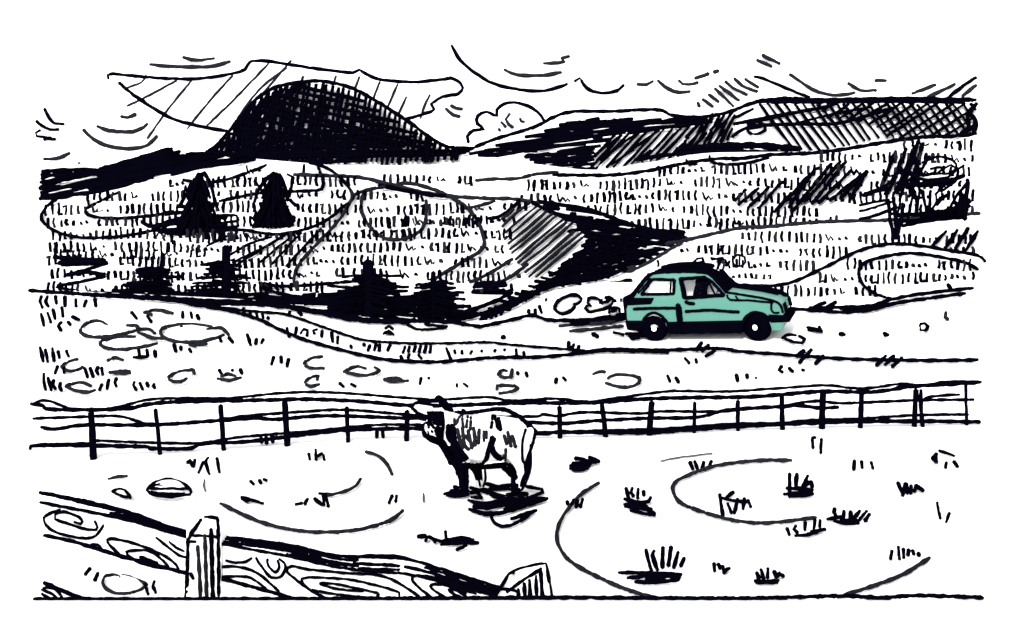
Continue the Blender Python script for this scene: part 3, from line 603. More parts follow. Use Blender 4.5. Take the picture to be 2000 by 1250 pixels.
for s in "476,605 479,620;488,609 492,623;501,611 504,623;513,615 515,625;524,622 525,626;566,612 567,614;583,612 590,618;561,643 566,661;580,642 578,655;588,655 594,646 601,648 600,659;620,646 612,648 615,655;630,648 629,661;648,652 650,671;660,660 660,675;685,677 687,683;710,675 713,678;723,677 719,688;735,674 731,688;742,675 741,688;763,676 757,688;792,680 787,692;800,680 798,690;812,678 808,690;822,678 819,691;833,678 829,692;842,678 840,692;872,682 876,693 881,705;888,687 889,693;902,687 903,694;922,688 918,694;941,687 941,690;968,686 965,690;985,685 986,687;1008,685 1009,697;1023,690 1024,697;783,698 786,705;800,694 797,702;817,695 824,704;945,612 948,625;955,612 960,624;970,613 968,622;980,610 979,618;1033,608 1032,614;1045,607 1046,618;1053,600 1058,615".split(';'):
    q = pts(s); dd = fd(q[0][0], max(p[1] for p in q)); vg.ink(q, 5.5, lambda a, b: dd, 0, wob=.4)
tag(vg.build('grass', INK), 'short grass along the road verge', None, None, 'stuff')

def stone(label, cx, cy, rx, ry, strokes, w=6, grey=True, h=.35, name='stone', group='stones lying on the bank', fill=False):
    """low dome with its worn edge lines"""
    base = ground_pt(cx, cy); g = MB(); n = 28; vs = []; fs = []
    d0 = fd(cx, cy); hz = ry*h*2*d0/F
    for j, (k, t) in enumerate(((1, -.15), (.97, .25), (.8, .62), (.5, .88), (.2, .99))):
        for i in range(n):
            a = 2*math.pi*i/n; x, y = cx+rx*k*math.cos(a), cy+ry*k*math.sin(a)
            v = ground_pt(x, y); v.z += hz*t; vs.append(v)
    for j in range(4):
        for i in range(n): fs.append([j*n+i, j*n+(i+1) % n, (j+1)*n+(i+1) % n, (j+1)*n+i])
    fs.append([4*n+i for i in range(n)])
    g.add(vs, fs, 1 if fill else 0)
    def dep(x, y): return fd(x, y)*(1-.0002)-hz*.25
    for s in (strokes.split(';') if strokes else []):
        q = pts(s)
        g.ink(q, w, lambda x, y: fd(x, y+2)-hz*1.6, 2 if grey else 1, wob=.5, lift=.5)
    return tag(g.build(name, [WHITE, INK, GREY], None, base), label, 'stone', group)
for a in (
    ('open oval stone at the left of the cluster on the bank', 205, 645, 48, 15, "210,637 195,629 172,632 158,645 165,656 195,660 235,655 272,645 268,638 248,637"),
    ('flat oval stone in front of the left cluster stone', 250, 671, 50, 11, "265,659 220,661 197,670 205,680 240,684 290,677 308,672"),
    ('narrow stone squeezed between the cluster ovals', 297, 654, 26, 8, "272,645 290,644 303,652;270,650 298,661 325,662"),
    ('largest oval stone of the cluster on the bank', 375, 652, 60, 16, "415,640 370,635 325,640 314,652 330,665 365,670 410,665 437,656;405,645 432,642 447,656"),
    ('small arched stone at the top of the bank', 310, 612, 26, 5, "283,612 300,607 320,609 338,614;285,612 297,616"),
    ('thin sliver of stone under the largest oval', 388, 675, 18, 4, "371,674 382,678;378,674 405,673"),
    ('small open stone at the left end of the bank', 143, 715, 21, 11, "153,703 130,710 122,717 127,724 145,726 162,719"),
    ('small arched pebble left of the thick dash stone', 226, 704, 16, 4, "211,706 226,700 241,705"),
    ('thick dark dash of stone in the middle left of the bank', 235, 728, 20, 4, "214,729 235,727 255,727;216,730 255,730"),
    ('pointed oval stone above the first fence post', 158, 758, 28, 9, "178,755 160,749 137,752 130,756 150,765 175,767 187,763"),
    ('curved stone above the third fence post', 353, 736, 24, 11, "380,731 378,724 350,728 330,738 338,746 355,747 365,741"),
    ('half round flat stone right of the curved stone', 448, 739, 24, 5, "425,741 450,744 472,739;432,736 447,732 461,736"),
    ('upper of two stones like an open letter C', 613, 710, 18, 11, "630,698 608,702 595,711 605,720 633,721"),
    ('lower of two stones like an open letter C', 611, 746, 15, 10, "620,743 622,736 605,740 596,748 605,756 625,752"),
    ('wide open oval stone left of the dark flat stone', 706, 726, 33, 8, "714,722 700,717 680,723 673,728 710,735 735,730 741,725 732,719"),
    ('dark flat stone lying near the middle of the bank', 770, 743, 22, 4, "750,742 775,740 785,743;750,744 775,746 798,745;760,743 785,743"),
    ('hooked small stone right above the cow', 990, 732, 15, 7, "990,726 982,724 974,732 985,739 1001,737;1000,724 998,738"),
    ('small pointed oval stone right behind the cow', 991, 762, 20, 7, "970,762 972,755 1005,755 1012,760 1000,766 975,770"),
    ('pale oval stone under the road left of the car', 1216, 746, 33, 11, "1187,741 1200,734 1240,736 1250,744 1240,754 1215,758 1183,750;1158,732 1170,728 1182,728")):
    stone(*a)
stone('big domed boulder with dark stripes in the left of the near field', 331, 957, 42, 13, "287,958 300,945 325,937 350,941 368,953 374,962 372,968;287,958 300,967 330,972 350,969 372,967;290,955 330,956 370,955;296,962 330,966 360,965;305,968 350,968;300,950 318,947 332,947;300,948 325,952", 5, False, .6, 'boulder', 'rocks in the near field')
stone('small rock left of the domed boulder', 238, 965, 17, 7, "220,961 232,956 245,959 256,973;221,962 240,970 255,972", 5, False, .5, 'stone', 'rocks in the near field')
stone('thin flake of rock above the small rock', 231, 933, 18, 3, "212,937 232,932 249,931", 5, True, .5, 'stone', 'rocks in the near field')
stone('dark sliver of rock inside the left field curve', 493, 978, 22, 4, "472,972 495,979 514,985;474,975 484,980", 6, False, .5, 'stone', 'rocks in the near field')
stone('ring shaped stone seen below the plank rail', 245, 1141, 42, 17, "230,1135 235,1130 225,1124 205,1127 203,1145 222,1158 255,1159 280,1150 287,1143 265,1132 240,1124", 5, True, .3, 'stone', 'rocks in the near field')
RG = 'stones on the dirt road'
stone('two tiered stone on the road left of centre', 759, 650, 10, 4, "753,643 760,639 767,643;749,653 758,648 769,655;752,651 766,653", 5, False, .6, 'stone', RG)
stone('round black stone on the road left of the car', 983, 660, 6, 4, "980,660 985,660", 7, False, .7, 'stone', RG, True)
stone('black pebble under the dust behind the car', 1162, 656, 7, 3, "1156,654 1162,655 1167,659", 6, False, .7, 'stone', RG, True)
stone('long pale stone in front of the car', 1550, 663, 22, 7, "1527,661 1535,656 1555,656;1528,661 1545,668 1566,671 1572,664 1560,658", 5, False, .4, 'stone', RG)
stone('slanted dark stone ahead of the pale stone', 1589, 645, 13, 4, "1575,641 1590,644 1604,649;1578,643 1600,648;1600,640 1604,648", 6, False, .6, 'stone', RG, True)
stone('small dark pebble in the middle of the road ahead of the car', 1644, 654, 7, 4, "1640,652 1645,654 1650,655", 6, False, .7, 'stone', RG, True)
stone('small dark pebble before the ring stone on the road', 1730, 655, 5, 4, "1727,653 1730,656 1734,655", 6, False, .7, 'stone', RG, True)
stone('dark ring shaped stone near the right end of the road', 1804, 640, 9, 8, "1797,634 1806,633 1812,639 1806,647 1798,646 1796,637", 5, False, .4, 'stone', RG)
tuft('single upright tick at the right end of the road', "1846,612 1845,622 1850,627", 6, True, group=BG)

# ------------------------------------------------------------------ wire fence
POSTS = [(178, 806, 183, 902, 14), (304, 800, 314, 898, 9), (431, 792, 437, 882, 10), (556, 785, 561, 862, 13), (677, 796, 680, 863, 9), (795, 803, 794, 862, 11), (1093, 795, 1094, 865, 10), (1176, 790, 1184, 860, 10), (1273, 786, 1267, 862, 13), (1357, 786, 1356, 840, 8), (1441, 783, 1441, 840, 9), (1527, 775, 1528, 846, 10), (1607, 770, 1605, 835, 13), (1683, 770, 1680, 838, 11), (1789, 762, 1785, 848, 11), (1886, 752, 1888, 833, 7)]
FL = interp([(60, 17.0), (180, 17.3), (440, 17.75), (700, 18.2), (1000, 18.35), (1260, 18.6), (1450, 18.9), (1700, 19.1), (1920, 19.3)])
def fdep(x, y): return FL(x)
fr = empty('wire_fence', P(1000, 862, FL(1000)), 'dark post and wire fence crossing the field behind the cow', 'fence')
for (x0, y0, x1, y1, w) in POSTS:
    g = MB(); d = FL(x0); dz = fd(x1, y1); n = 7; pw = []; rr = []
    for i in range(n+1):
        t = i/n; pw.append(P(x0+(x1-x0)*t+R.uniform(-.5, .5), y0+(y1-y0)*t, d)); rr.append(w*.5*d/F*R.uniform(.92, 1.1))
    g.tube(pw, rr, 0, 8); g.tube([pw[-1], pw[-1]-Vector((0, 0, .25))], [rr[-1]*.9]*2, 0, 8)
    g.build('post', INK, fr, fr.location)
g = MB(); g.ink(pts("1797,765 1797,800 1801,840"), 7, fdep, 0); g.build('brace', INK, fr, fr.location)
for ss, w, m in (("68,790 80,785 100,786 140,800 200,802 240,795 300,782 400,780 450,780 540,771 612,768 700,772 800,780 860,783 950,778 1000,785 1080,781 1150,787 1200,780 1300,767 1330,766 1420,767 1500,762 1610,755 1660,760 1700,760 1760,752 1800,755 1850,748 1915,748", 4.5, INK),
              ("62,792 85,795 105,803 240,802 290,793 350,788 500,785 600,783 700,787 800,795 880,795 960,792 1050,790 1150,790 1250,783 1340,780 1470,778 1600,768 1700,769 1780,758 1850,754 1912,750", 7, INK),
              ("66,820 150,817 230,815 270,825 300,831 400,826 480,815 600,806 680,803 790,812 860,815 1035,816 1060,812 1090,815 1140,808 1250,810 1290,806 1400,806 1470,800 1530,795 1590,786 1640,790 1700,788 1800,784 1900,783", 5, INK),
              ("82,837 110,841 170,833 300,833 420,825 500,820 540,822 640,815 800,820 860,822 1040,828 1100,830 1160,825 1260,820 1360,818 1400,808 1440,802 1530,797 1560,795 1600,800 1636,798", 6.5, INK),
              ("62,880 80,873 270,875 300,879 370,879 400,869 480,866 560,856 620,849 680,843 800,840 860,842 1045,850 1100,847 1260,848 1350,842 1500,833 1700,826 1912,827", 7, INK),
              ("80,870 170,868 190,863 270,866 380,868 430,862 480,855 620,843 740,832 860,834 1045,846 1150,844 1280,840 1350,836 1430,830 1530,828 1580,823 1680,820 1790,813 1890,812", 4.5, INK),
              ("1800,785 1820,777 1872,773", 5, INK)):
    g = MB(); g.ink(pts(ss), w, fdep, 0, wob=.4); g.build('wire', m, fr, fr.location)

# ------------------------------------------------------------------ plank fence in front
RTOP = interp([(60, 978), (87, 983), (250, 1016), (370, 1050), (430, 1062), (560, 1086), (690, 1113), (800, 1122), (900, 1147), (1000, 1172), (1060, 1188)])
RBAK = interp([(60, 960), (87, 964), (250, 1000), (320, 1026), (380, 1042), (440, 1049), (560, 1064), (690, 1089), (775, 1088), (800, 1094), (970, 1146), (1060, 1175)])
def rd(x): return 1/(.204+(x-87)*.0001184)
pf = empty('plank_fence', P(398, 1250, 4.3)-Vector((0, 0, .1)), 'rough wooden plank fence with swirling grain in the foreground', 'fence')
def rail(top, back, height, x0, x1, dw, dep):
    g = MB(); vs = []; fs = []; n = int((x1-x0)/12)
    for i in range(n+1):
        x = x0+(x1-x0)*i/n; d = dep(x); f0 = P(x, top(x), d); b = P(x, back(x), d+dw); bt = f0.copy(); bt.z -= height
        bb = b.copy(); bb.z = bt.z
        vs += [f0, b, bb, bt]
    for i in range(n):
        for k in range(4): fs.append([i*4+k, i*4+(k+1) % 4, i*4+4+(k+1) % 4, i*4+4+k])
    fs += [[0, 1, 2, 3], [n*4+3, n*4+2, n*4+1, n*4]]
    g.add(vs, fs, 0, False); return g
g = rail(RTOP, RBAK, .15, 76, 1040, .1, rd)
rdep = lambda x, y: rd(x)-.002
def band(x0, x1, k0, k1, w):
    q = []
    for i in range(9):
        x = x0+(x1-x0)*i/8; q.append((x, RTOP(x)+(RBAK(x)-RTOP(x))*(k0+(k1-k0)*i/8)))
    return q
def topd(x, y):
    k = (RTOP(x)-y)/max(1, RTOP(x)-RBAK(x)); return rd(x)+.1*min(1, max(0, k))
for a in ((79, 400, 1.0, 1.0, 7), (79, 370, 0, 0, 6), (110, 230, .9, .75, 5), (150, 400, .75, .85, 5), (215, 395, .35, .5, 6), (245, 330, .6, .7, 6), (430, 1020, 1, 1, 6), (425, 1010, 0, 0, 5), (433, 700, .72, .75, 6), (430, 600, .3, .55, 6), (480, 690, .45, .4, 6), (560, 700, .15, .3, 5), (690, 780, .5, .45, 7), (790, 1020, .45, .4, 7), (700, 780, .15, .2, 5), (830, 1000, .75, .7, 6), (850, 1010, .2, .15, 6), (380, 440, .95, .9, 3.5)):
    g.ink(band(*a), a[4], topd, 1, lift=.15)
g.ink(pts("690,1089 730,1087 778,1088 800,1094"), 5, topd, 1)
for s, w in (("87,1046 150,1060 230,1085 300,1103 375,1123", 7), ("420,1127 480,1143 560,1165 600,1178 700,1200", 7),
             ("118,996 98,1003 86,1012 92,1027 110,1040 150,1050 180,1050 195,1038 202,1026", 5), ("185,1018 191,1030 188,1035 165,1033 130,1022 108,1014 108,1005 125,1000 150,1008 162,1018 158,1023 145,1020", 5),
             ("235,1085 215,1065 210,1055 225,1053 270,1064 320,1085 345,1105 350,1120", 5), ("330,1112 305,1108 275,1100 250,1085 247,1077 290,1076 315,1092 330,1108", 5), ("307,1101 285,1095 274,1088 280,1089 308,1100", 5), ("178,1064 192,1065 203,1078", 5),
             ("305,1050 330,1070 350,1085 362,1088", 4.5), ("330,1058 345,1070 360,1077", 4),
             ("442,1095 460,1099 480,1097 492,1090", 4.5), ("432,1108 460,1107 500,1118 545,1155", 5), ("432,1127 470,1126 492,1130 520,1150", 4.5), ("500,1090 515,1112 530,1128 550,1125 558,1105 545,1092", 5), ("523,1093 524,1105 538,1118 546,1108 542,1095", 5),
             ("645,1172 610,1155 575,1130 560,1115 570,1106 600,1112 680,1120 740,1124 780,1140 825,1170", 5), ("625,1163 600,1148 590,1135 600,1128 680,1132 740,1145 780,1158 775,1172", 4.5), ("710,1155 670,1152 640,1146 626,1140 650,1140 700,1150 740,1160 735,1168 700,1166 650,1160 610,1152", 4.5),
             ("850,1172 820,1150 805,1132 815,1124 860,1132 900,1150 930,1160", 5), ("875,1170 850,1155 840,1145 850,1141 880,1146 910,1160", 4.5), ("905,1168 885,1160 876,1152 890,1153 912,1166", 4.5)):
    g.ink(pts(s), w, rdep, 1, lift=.15, wob=.4)
g.build('rail', [WOOD, INK], pf, pf.location)
RT2 = interp([(60, 1130), (87, 1139), (130, 1158), (172, 1174), (400, 1262), (700, 1390)]); RB2 = lambda x: RT2(x)-16
g = rail(RT2, RB2, .15, 76, 640, .1, rd)
g.ink(pts("87,1139 130,1157 172,1174 230,1197"), 7, rdep, 1, lift=.15)
for s in ("82,1152 105,1162 125,1185", "82,1160 100,1172 112,1185", "85,1148 110,1152 130,1180"): g.ink(pts(s), 5, rdep, 1, lift=.15)
g.build('rail', [WOOD, INK], pf, pf.location)
def post(xc, ytop, d, w, dp, yaw, strokes, slope, h=1.3):
    g = MB(); c = P(xc, ytop, d); ca, sa = math.cos(yaw), math.sin(yaw); vs = []
    def L(a, b, z): return Vector((c.x+a*ca-b*sa, c.y+a*sa+b*ca, c.z+z))
    hw = w/2; ch = w*.16
    ring = [(-hw, 0), (hw, 0), (hw, dp), (-hw, dp)]
    vs = [L(a, b, -h) for a, b in ring]+[L(a, b, -slope*(hw-a)-ch) for a, b in ring]+[L(a*.78, dp/2+(b-dp/2)*.78, -slope*(hw-a)) for a, b in ring]
    fs = [[3, 2, 1, 0], [8, 9, 10, 11]]+[[k, (k+1) % 4, 4+(k+1) % 4, 4+k] for k in range(4)]+[[4+k, 4+(k+1) % 4, 8+(k+1) % 4, 8+k] for k in range(4)]
    g.add(vs, fs, 0, False)
    bv = BVHTree.FromPolygons([v for v in vs], fs)
    eye = Vector((0, 0, CZ))
    def dep(x, y):
        dr = (P(x, y, 1)-eye); h_ = bv.ray_cast(eye, dr.normalized())
        return h_[0].y-.001 if h_[0] else d+.01
    for s, ww, m in strokes: g.ink(pts(s), ww, dep, m, lift=.1, wob=.4)
    return g.build('post', [WOOD, INK, GREY], pf, pf.location)
post(398, 1012, 4.06, .135, .12, .05, (("393,1015 384,1028 374,1042 368,1054", 6.5, 1), ("400,1010 418,1011 424,1012 425,1016 426,1030 427,1100 427,1164", 6, 1), ("367,1052 366,1110 363,1176", 6, 1), ("386,1066 389,1110 392,1176", 8, 2), ("400,1045 402,1110 404,1176", 8, 2), ("412,1033 414,1100 416,1176", 7.5, 1), ("370,1058 382,1058", 5, 1), ("372,1120 378,1131", 5, 1), ("375,1046 405,1047 428,1050", 4, 1)), .1)
post(1022, 1103, 3.0, .155, .12, -.3, (("966,1168 978,1148 994,1121", 6, 1), ("994,1121 1020,1110 1045,1104 1066,1101", 6, 1), ("1066,1101 1070,1120 1079,1178", 6, 1), ("990,1156 1020,1135 1058,1110", 6, 1), ("1056,1110 1060,1176", 9, 1), ("1047,1125 1048,1176", 8, 1), ("1034,1133 1036,1176", 7, 1), ("1024,1140 1026,1176", 7, 1), ("1012,1150 1013,1176", 8, 1), ("965,1150 1000,1152 1015,1160", 5, 1), ("996,1165 1000,1176", 7, 2)), .42)

# ------------------------------------------------------------------ skin figures
def skin(nodes, edges, name, sub=2):
    me = bpy.data.meshes.new(name+'_cage'); me.from_pydata([n[0] for n in nodes], edges, [])
    ob = bpy.data.objects.new(name+'_cage', me); COL.objects.link(ob)
    m = ob.modifiers.new('s', 'SKIN'); m.use_smooth_shade = True
    for i, n in enumerate(nodes):
        r = n[1]; me.skin_vertices[0].data[i].radius = (r, r) if not isinstance(r, tuple) else r
    me.skin_vertices[0].data[0].use_root = True
    s = ob.modifiers.new('u', 'SUBSURF'); s.levels = sub; s.render_levels = sub
    dg = bpy.context.evaluated_depsgraph_get(); out = bpy.data.meshes.new_from_object(ob.evaluated_get(dg))
    bpy.data.objects.remove(ob); bpy.data.meshes.remove(me); out.name = name
    return out
def cow():
    d = fd(0, 966)-.05; s = d/F; base = P(945, 963, d)
    root = empty('cow', base, 'white cow with black patches standing in the field facing left', 'cow')
    def q(x, y, dep=0.0): return tuple(P(x, y, d+dep*s*.8)-base)
    N = []; E = []
    def add(x, y, dep, r, par=None):
        N.append((q(x, y, dep), r*s)); 
        if par is not None: E.append((par, len(N)-1))
        return len(N)-1
    hip = add(985, 854, 0, 50); rump = add(1014, 856, 0, 42, hip); mid = add(950, 857, 0, 51, hip); sh = add(912, 854, -2, 49, mid); ch = add(889, 846, -6, 37, sh)
    nk = add(873, 826, -14, 27, ch); hd = add(854, 815, -24, 22, nk); fc = add(847, 832, -38, 20, hd); mz = add(842, 851, -48, 15, fc)
    a = add(903, 893, -30, 19, sh); b = add(905, 925, -32, 10, a); c = add(908, 948, -32, 8.5, b); add(905, 967, -34, 9, c)
    a = add(924, 893, 30, 17, sh); b = add(934, 925, 32, 9, a); c = add(937, 946, 32, 7.5, b); add(935, 958, 30, 8, c)
    a = add(1013, 888, -28, 24, rump); b = add(1022, 920, -32, 11, a); c = add(1013, 944, -32, 8.5, b); add(1008, 968, -34, 9, c)
    a = add(994, 886, 28, 18, hip); b = add(1007, 920, 32, 9, a); c = add(1004, 944, 32, 7, b); add(1002, 957, 31, 7.5, c)
    me = skin(N, E, 'body'); me.materials.append(HIDE); me.materials.append(INK)
    # black legs, chest and face of the coat
    for p in me.polygons:
        cw = p.center+base; X = cw.x/cw.y*F+CX; Y = HY-(cw.z-CZ)/cw.y*F; D = p.center.y/(s*.8)
        dark = False
        if Y > 953: dark = True
        if X < 918 and Y > 903: dark = True
        if X < 905 and Y > 868 and X < 905-(Y-868)*.1 and X > 868: dark = X < 893+(Y-868)*.35
        if X > 918 and X < 945 and 905 < Y < 938 and D > 8: dark = True
        if D > 8 and X > 970 and Y > 905: dark = True
        p.material_index = 1 if dark else 0
    ob = bpy.data.objects.new('body', me); COL.objects.link(ob); ob.parent = root
    bv = BVHTree.FromPolygons([v.co+base for v in me.vertices], [tuple(p.vertices) for p in me.polygons]); eye = Vector((0, 0, CZ))
    def pt(x, y):
        dr = (P(x, y, 1)-eye).normalized(); h = bv.ray_cast(eye, dr)
        if h[0]: return h[0]-dr*.004
        a = P(x, y, d); h = bv.find_nearest(a); v = h[0]; return P(x, y, v.y)
    def marks(lst, name, m):
        g = MB()
        for st, w in lst:
            qq = smooth(pts(st), 4); n = len(qq)
            pw = [pt(x+R.uniform(-.4, .4), y+R.uniform(-.4, .4)) for x, y in qq]
            # keep the stroke continuous in depth
            ys = [p.y for p in pw]
            for k in range(2):
                ys = [ys[0]]+[min(ys[i], (ys[i-1]+ys[i]+ys[i+1])/3) for i in range(1, n-1)]+[ys[-1]] if n > 2 else ys
            pw = [P((p.x/p.y)*F+CX, HY-(p.z-CZ)/p.y*F, yy) for p, yy in zip(pw, ys)]
            g.tube(pw, [w*.62*s*R.uniform(.88, 1.12) for _ in pw], 0)
        return g.build(name, m, root, base)
    marks((("888,806 910,806 940,803 968,799 990,802 1010,811 1025,822 1040,836 1048,845", 7), ("960,799 985,799 1000,806", 7), ("1015,812 1030,832 1045,842", 8), ("903,800 908,805", 6),
           ("857,865 870,885 880,906", 7), ("862,862 880,895 890,910", 9), ("868,862 888,900 895,925", 9), ("885,835 890,865 912,895", 9), ("880,852 895,890 908,897", 10),
           ("908,908 940,911 965,908 990,906", 6), ("930,914 960,912 985,910", 7), ("980,910 995,922 1010,932", 9), ("985,912 1000,928 1008,935", 9), ("1005,930 1007,945 1005,962", 11), ("1002,930 1003,958", 8),
           ("962,853 957,870 952,885 950,895 942,905", 8), ("964,855 960,875 968,890 978,896", 9), ("958,862 964,880 975,892", 8),
           ("963,812 959,836", 6), ("966,812 972,832 974,838", 7), ("974,818 977,840", 7), ("968,822 976,826", 6), ("876,830 875,850 880,862", 8), ("882,830 885,848", 8),
           ("837,805 850,807 862,806", 7), ("839,811 850,813 863,812", 8), ("841,817 852,820 864,820", 8), ("847,825 856,828 864,828", 7), ("864,806 865,830 864,860", 6), ("834,800 840,808", 5),
           ("827,829 835,826 838,836", 5), ("836,816 840,826 848,836", 5), ("829,836 829,848 838,857 850,862 858,866", 8), ("840,852 850,858 860,862", 8), ("852,836 862,838", 8), ("853,845 862,848", 9), ("851,840 858,856", 7), ("842,841 845,844", 4), ("836,842 838,850", 4),
           ("899,910 902,935 906,956", 12), ("910,905 912,935 911,956", 7), ("932,908 934,925 934,935", 9), ("928,915 934,935", 7), ("935,935 938,950", 4), ("947,915 948,935 944,950", 4)), 'coat_patch', INK)
    marks((("887,817 889,830 897,815 902,810", 5), ("902,810 904,835", 5), ("913,813 911,835", 5), ("920,815 918,840", 5), ("893,838 898,860 904,875", 6), ("903,835 908,870 916,878", 6), ("914,840 922,876", 6), ("925,835 928,870", 6), ("936,838 934,866", 6), ("945,842 945,862", 5), ("950,842 950,856", 5), ("908,850 925,872", 5), ("895,850 903,868", 5)), 'coat_fleck', GREY)
    marks((("984,850 990,868", 6), ("991,843 998,872", 6), ("1000,850 1007,873", 6), ("988,876 987,898", 5), ("985,888 983,895", 5)), 'coat_fleck', GREY)
    # ears, eyes, nostrils, tail
    def ear(nodes, m, lab):
        em = skin([((q(*n[:3])), n[3]*s) for n in nodes], [(i, i+1) for i in range(len(nodes)-1)], 'ear'); em.materials.append(m)
        o = bpy.data.objects.new('ear', em); COL.objects.link(o); o.parent = root; o['label'] = lab; return em
    ear([(885, 806, -8, 5), (873, 795, -14, 9), (862, 783, -18, 9), (856, 774, -18, 6), (850, 782, -16, 4)], INK, 'black ear pricked up')
    ear([(846, 799, -28, 5), (834, 798, -34, 6), (820, 796, -38, 6), (808, 792, -40, 3.5)], HIDE, 'white ear held out sideways')
    g = MB()
    for st, w in (("804,795 810,788 825,785 844,784 862,783", 7), ("804,795 815,806 828,812 838,818", 7), ("803,793 806,800", 6), ("815,786 840,790", 6)):
        qq = smooth(pts(st), 4); pw = [P(x, y, d-.42) for x, y in qq]; g.tube(pw, [w*.5*s*R.uniform(.88, 1.12) for _ in pw], 0)
    eo = g.build('ear_fringe', INK, root, base)
    for (x, y, dep) in ((840, 822, -54), (866, 824, -46)):
        b = bmesh.new(); bmesh.ops.create_uvsphere(b, u_segments=12, v_segments=8, radius=3.4*s); em = bpy.data.meshes.new('eye'); b.to_mesh(em); b.free(); em.materials.append(INK)
        o = bpy.data.objects.new('eye', em); COL.objects.link(o); o.parent = root; o.location = q(x, y, dep)
    tm = skin([(q(1036, 838, -20), 7*s), (q(1035, 848, -40), 8*s), (q(1033, 872, -46), 9*s), (q(1029, 897, -46), 7*s), (q(1029, 920, -46), 8*s), (q(1023, 945, -46), 5*s), (q(1018, 956, -46), 3*s)], [(i, i+1) for i in range(6)], 'tail'); tm.materials.append(HIDE)
    o = bpy.data.objects.new('tail', tm); COL.objects.link(o); o.parent = root
    g = MB()
    for st, w in (("1027,838 1021,860 1020,885 1022,902 1030,905", 6), ("1046,842 1041,865 1034,885 1028,905", 7), ("1036,868 1037,900 1035,920 1026,945 1018,958", 5), ("1032,890 1031,915 1022,935 1018,950", 7), ("1030,900 1027,925 1020,945", 7), ("1024,905 1027,925", 5)):
        qq = smooth(pts(st), 4); pw = [P(x, y, d-.42) for x, y in qq]; g.tube(pw, [w*.5*s*R.uniform(.88, 1.12) for _ in pw], 0)
    g.build('tail_hair', INK, o, base)
cow()
# shadow beneath the cow, drawn as black ink strokes on the turf
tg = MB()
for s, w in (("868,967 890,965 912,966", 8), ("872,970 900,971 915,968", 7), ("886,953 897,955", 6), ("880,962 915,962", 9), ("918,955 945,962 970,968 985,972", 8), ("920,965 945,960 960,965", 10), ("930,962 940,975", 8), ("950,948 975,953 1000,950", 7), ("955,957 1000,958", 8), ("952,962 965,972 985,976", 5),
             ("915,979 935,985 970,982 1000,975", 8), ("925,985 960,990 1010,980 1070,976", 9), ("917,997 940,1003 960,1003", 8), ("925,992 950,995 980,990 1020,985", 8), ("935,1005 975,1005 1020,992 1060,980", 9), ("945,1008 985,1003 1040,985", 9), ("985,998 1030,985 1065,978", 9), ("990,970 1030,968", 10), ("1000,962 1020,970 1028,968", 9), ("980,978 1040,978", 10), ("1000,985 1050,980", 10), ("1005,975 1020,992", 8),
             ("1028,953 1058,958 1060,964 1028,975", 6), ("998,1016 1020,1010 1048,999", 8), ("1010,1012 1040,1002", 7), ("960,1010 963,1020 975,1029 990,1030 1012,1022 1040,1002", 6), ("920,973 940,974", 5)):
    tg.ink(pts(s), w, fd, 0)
tag(tg.build('cow_shadow_strokes', INK), 'dark ink strokes drawn as shadow around the feet of the cow', None, None, 'stuff')

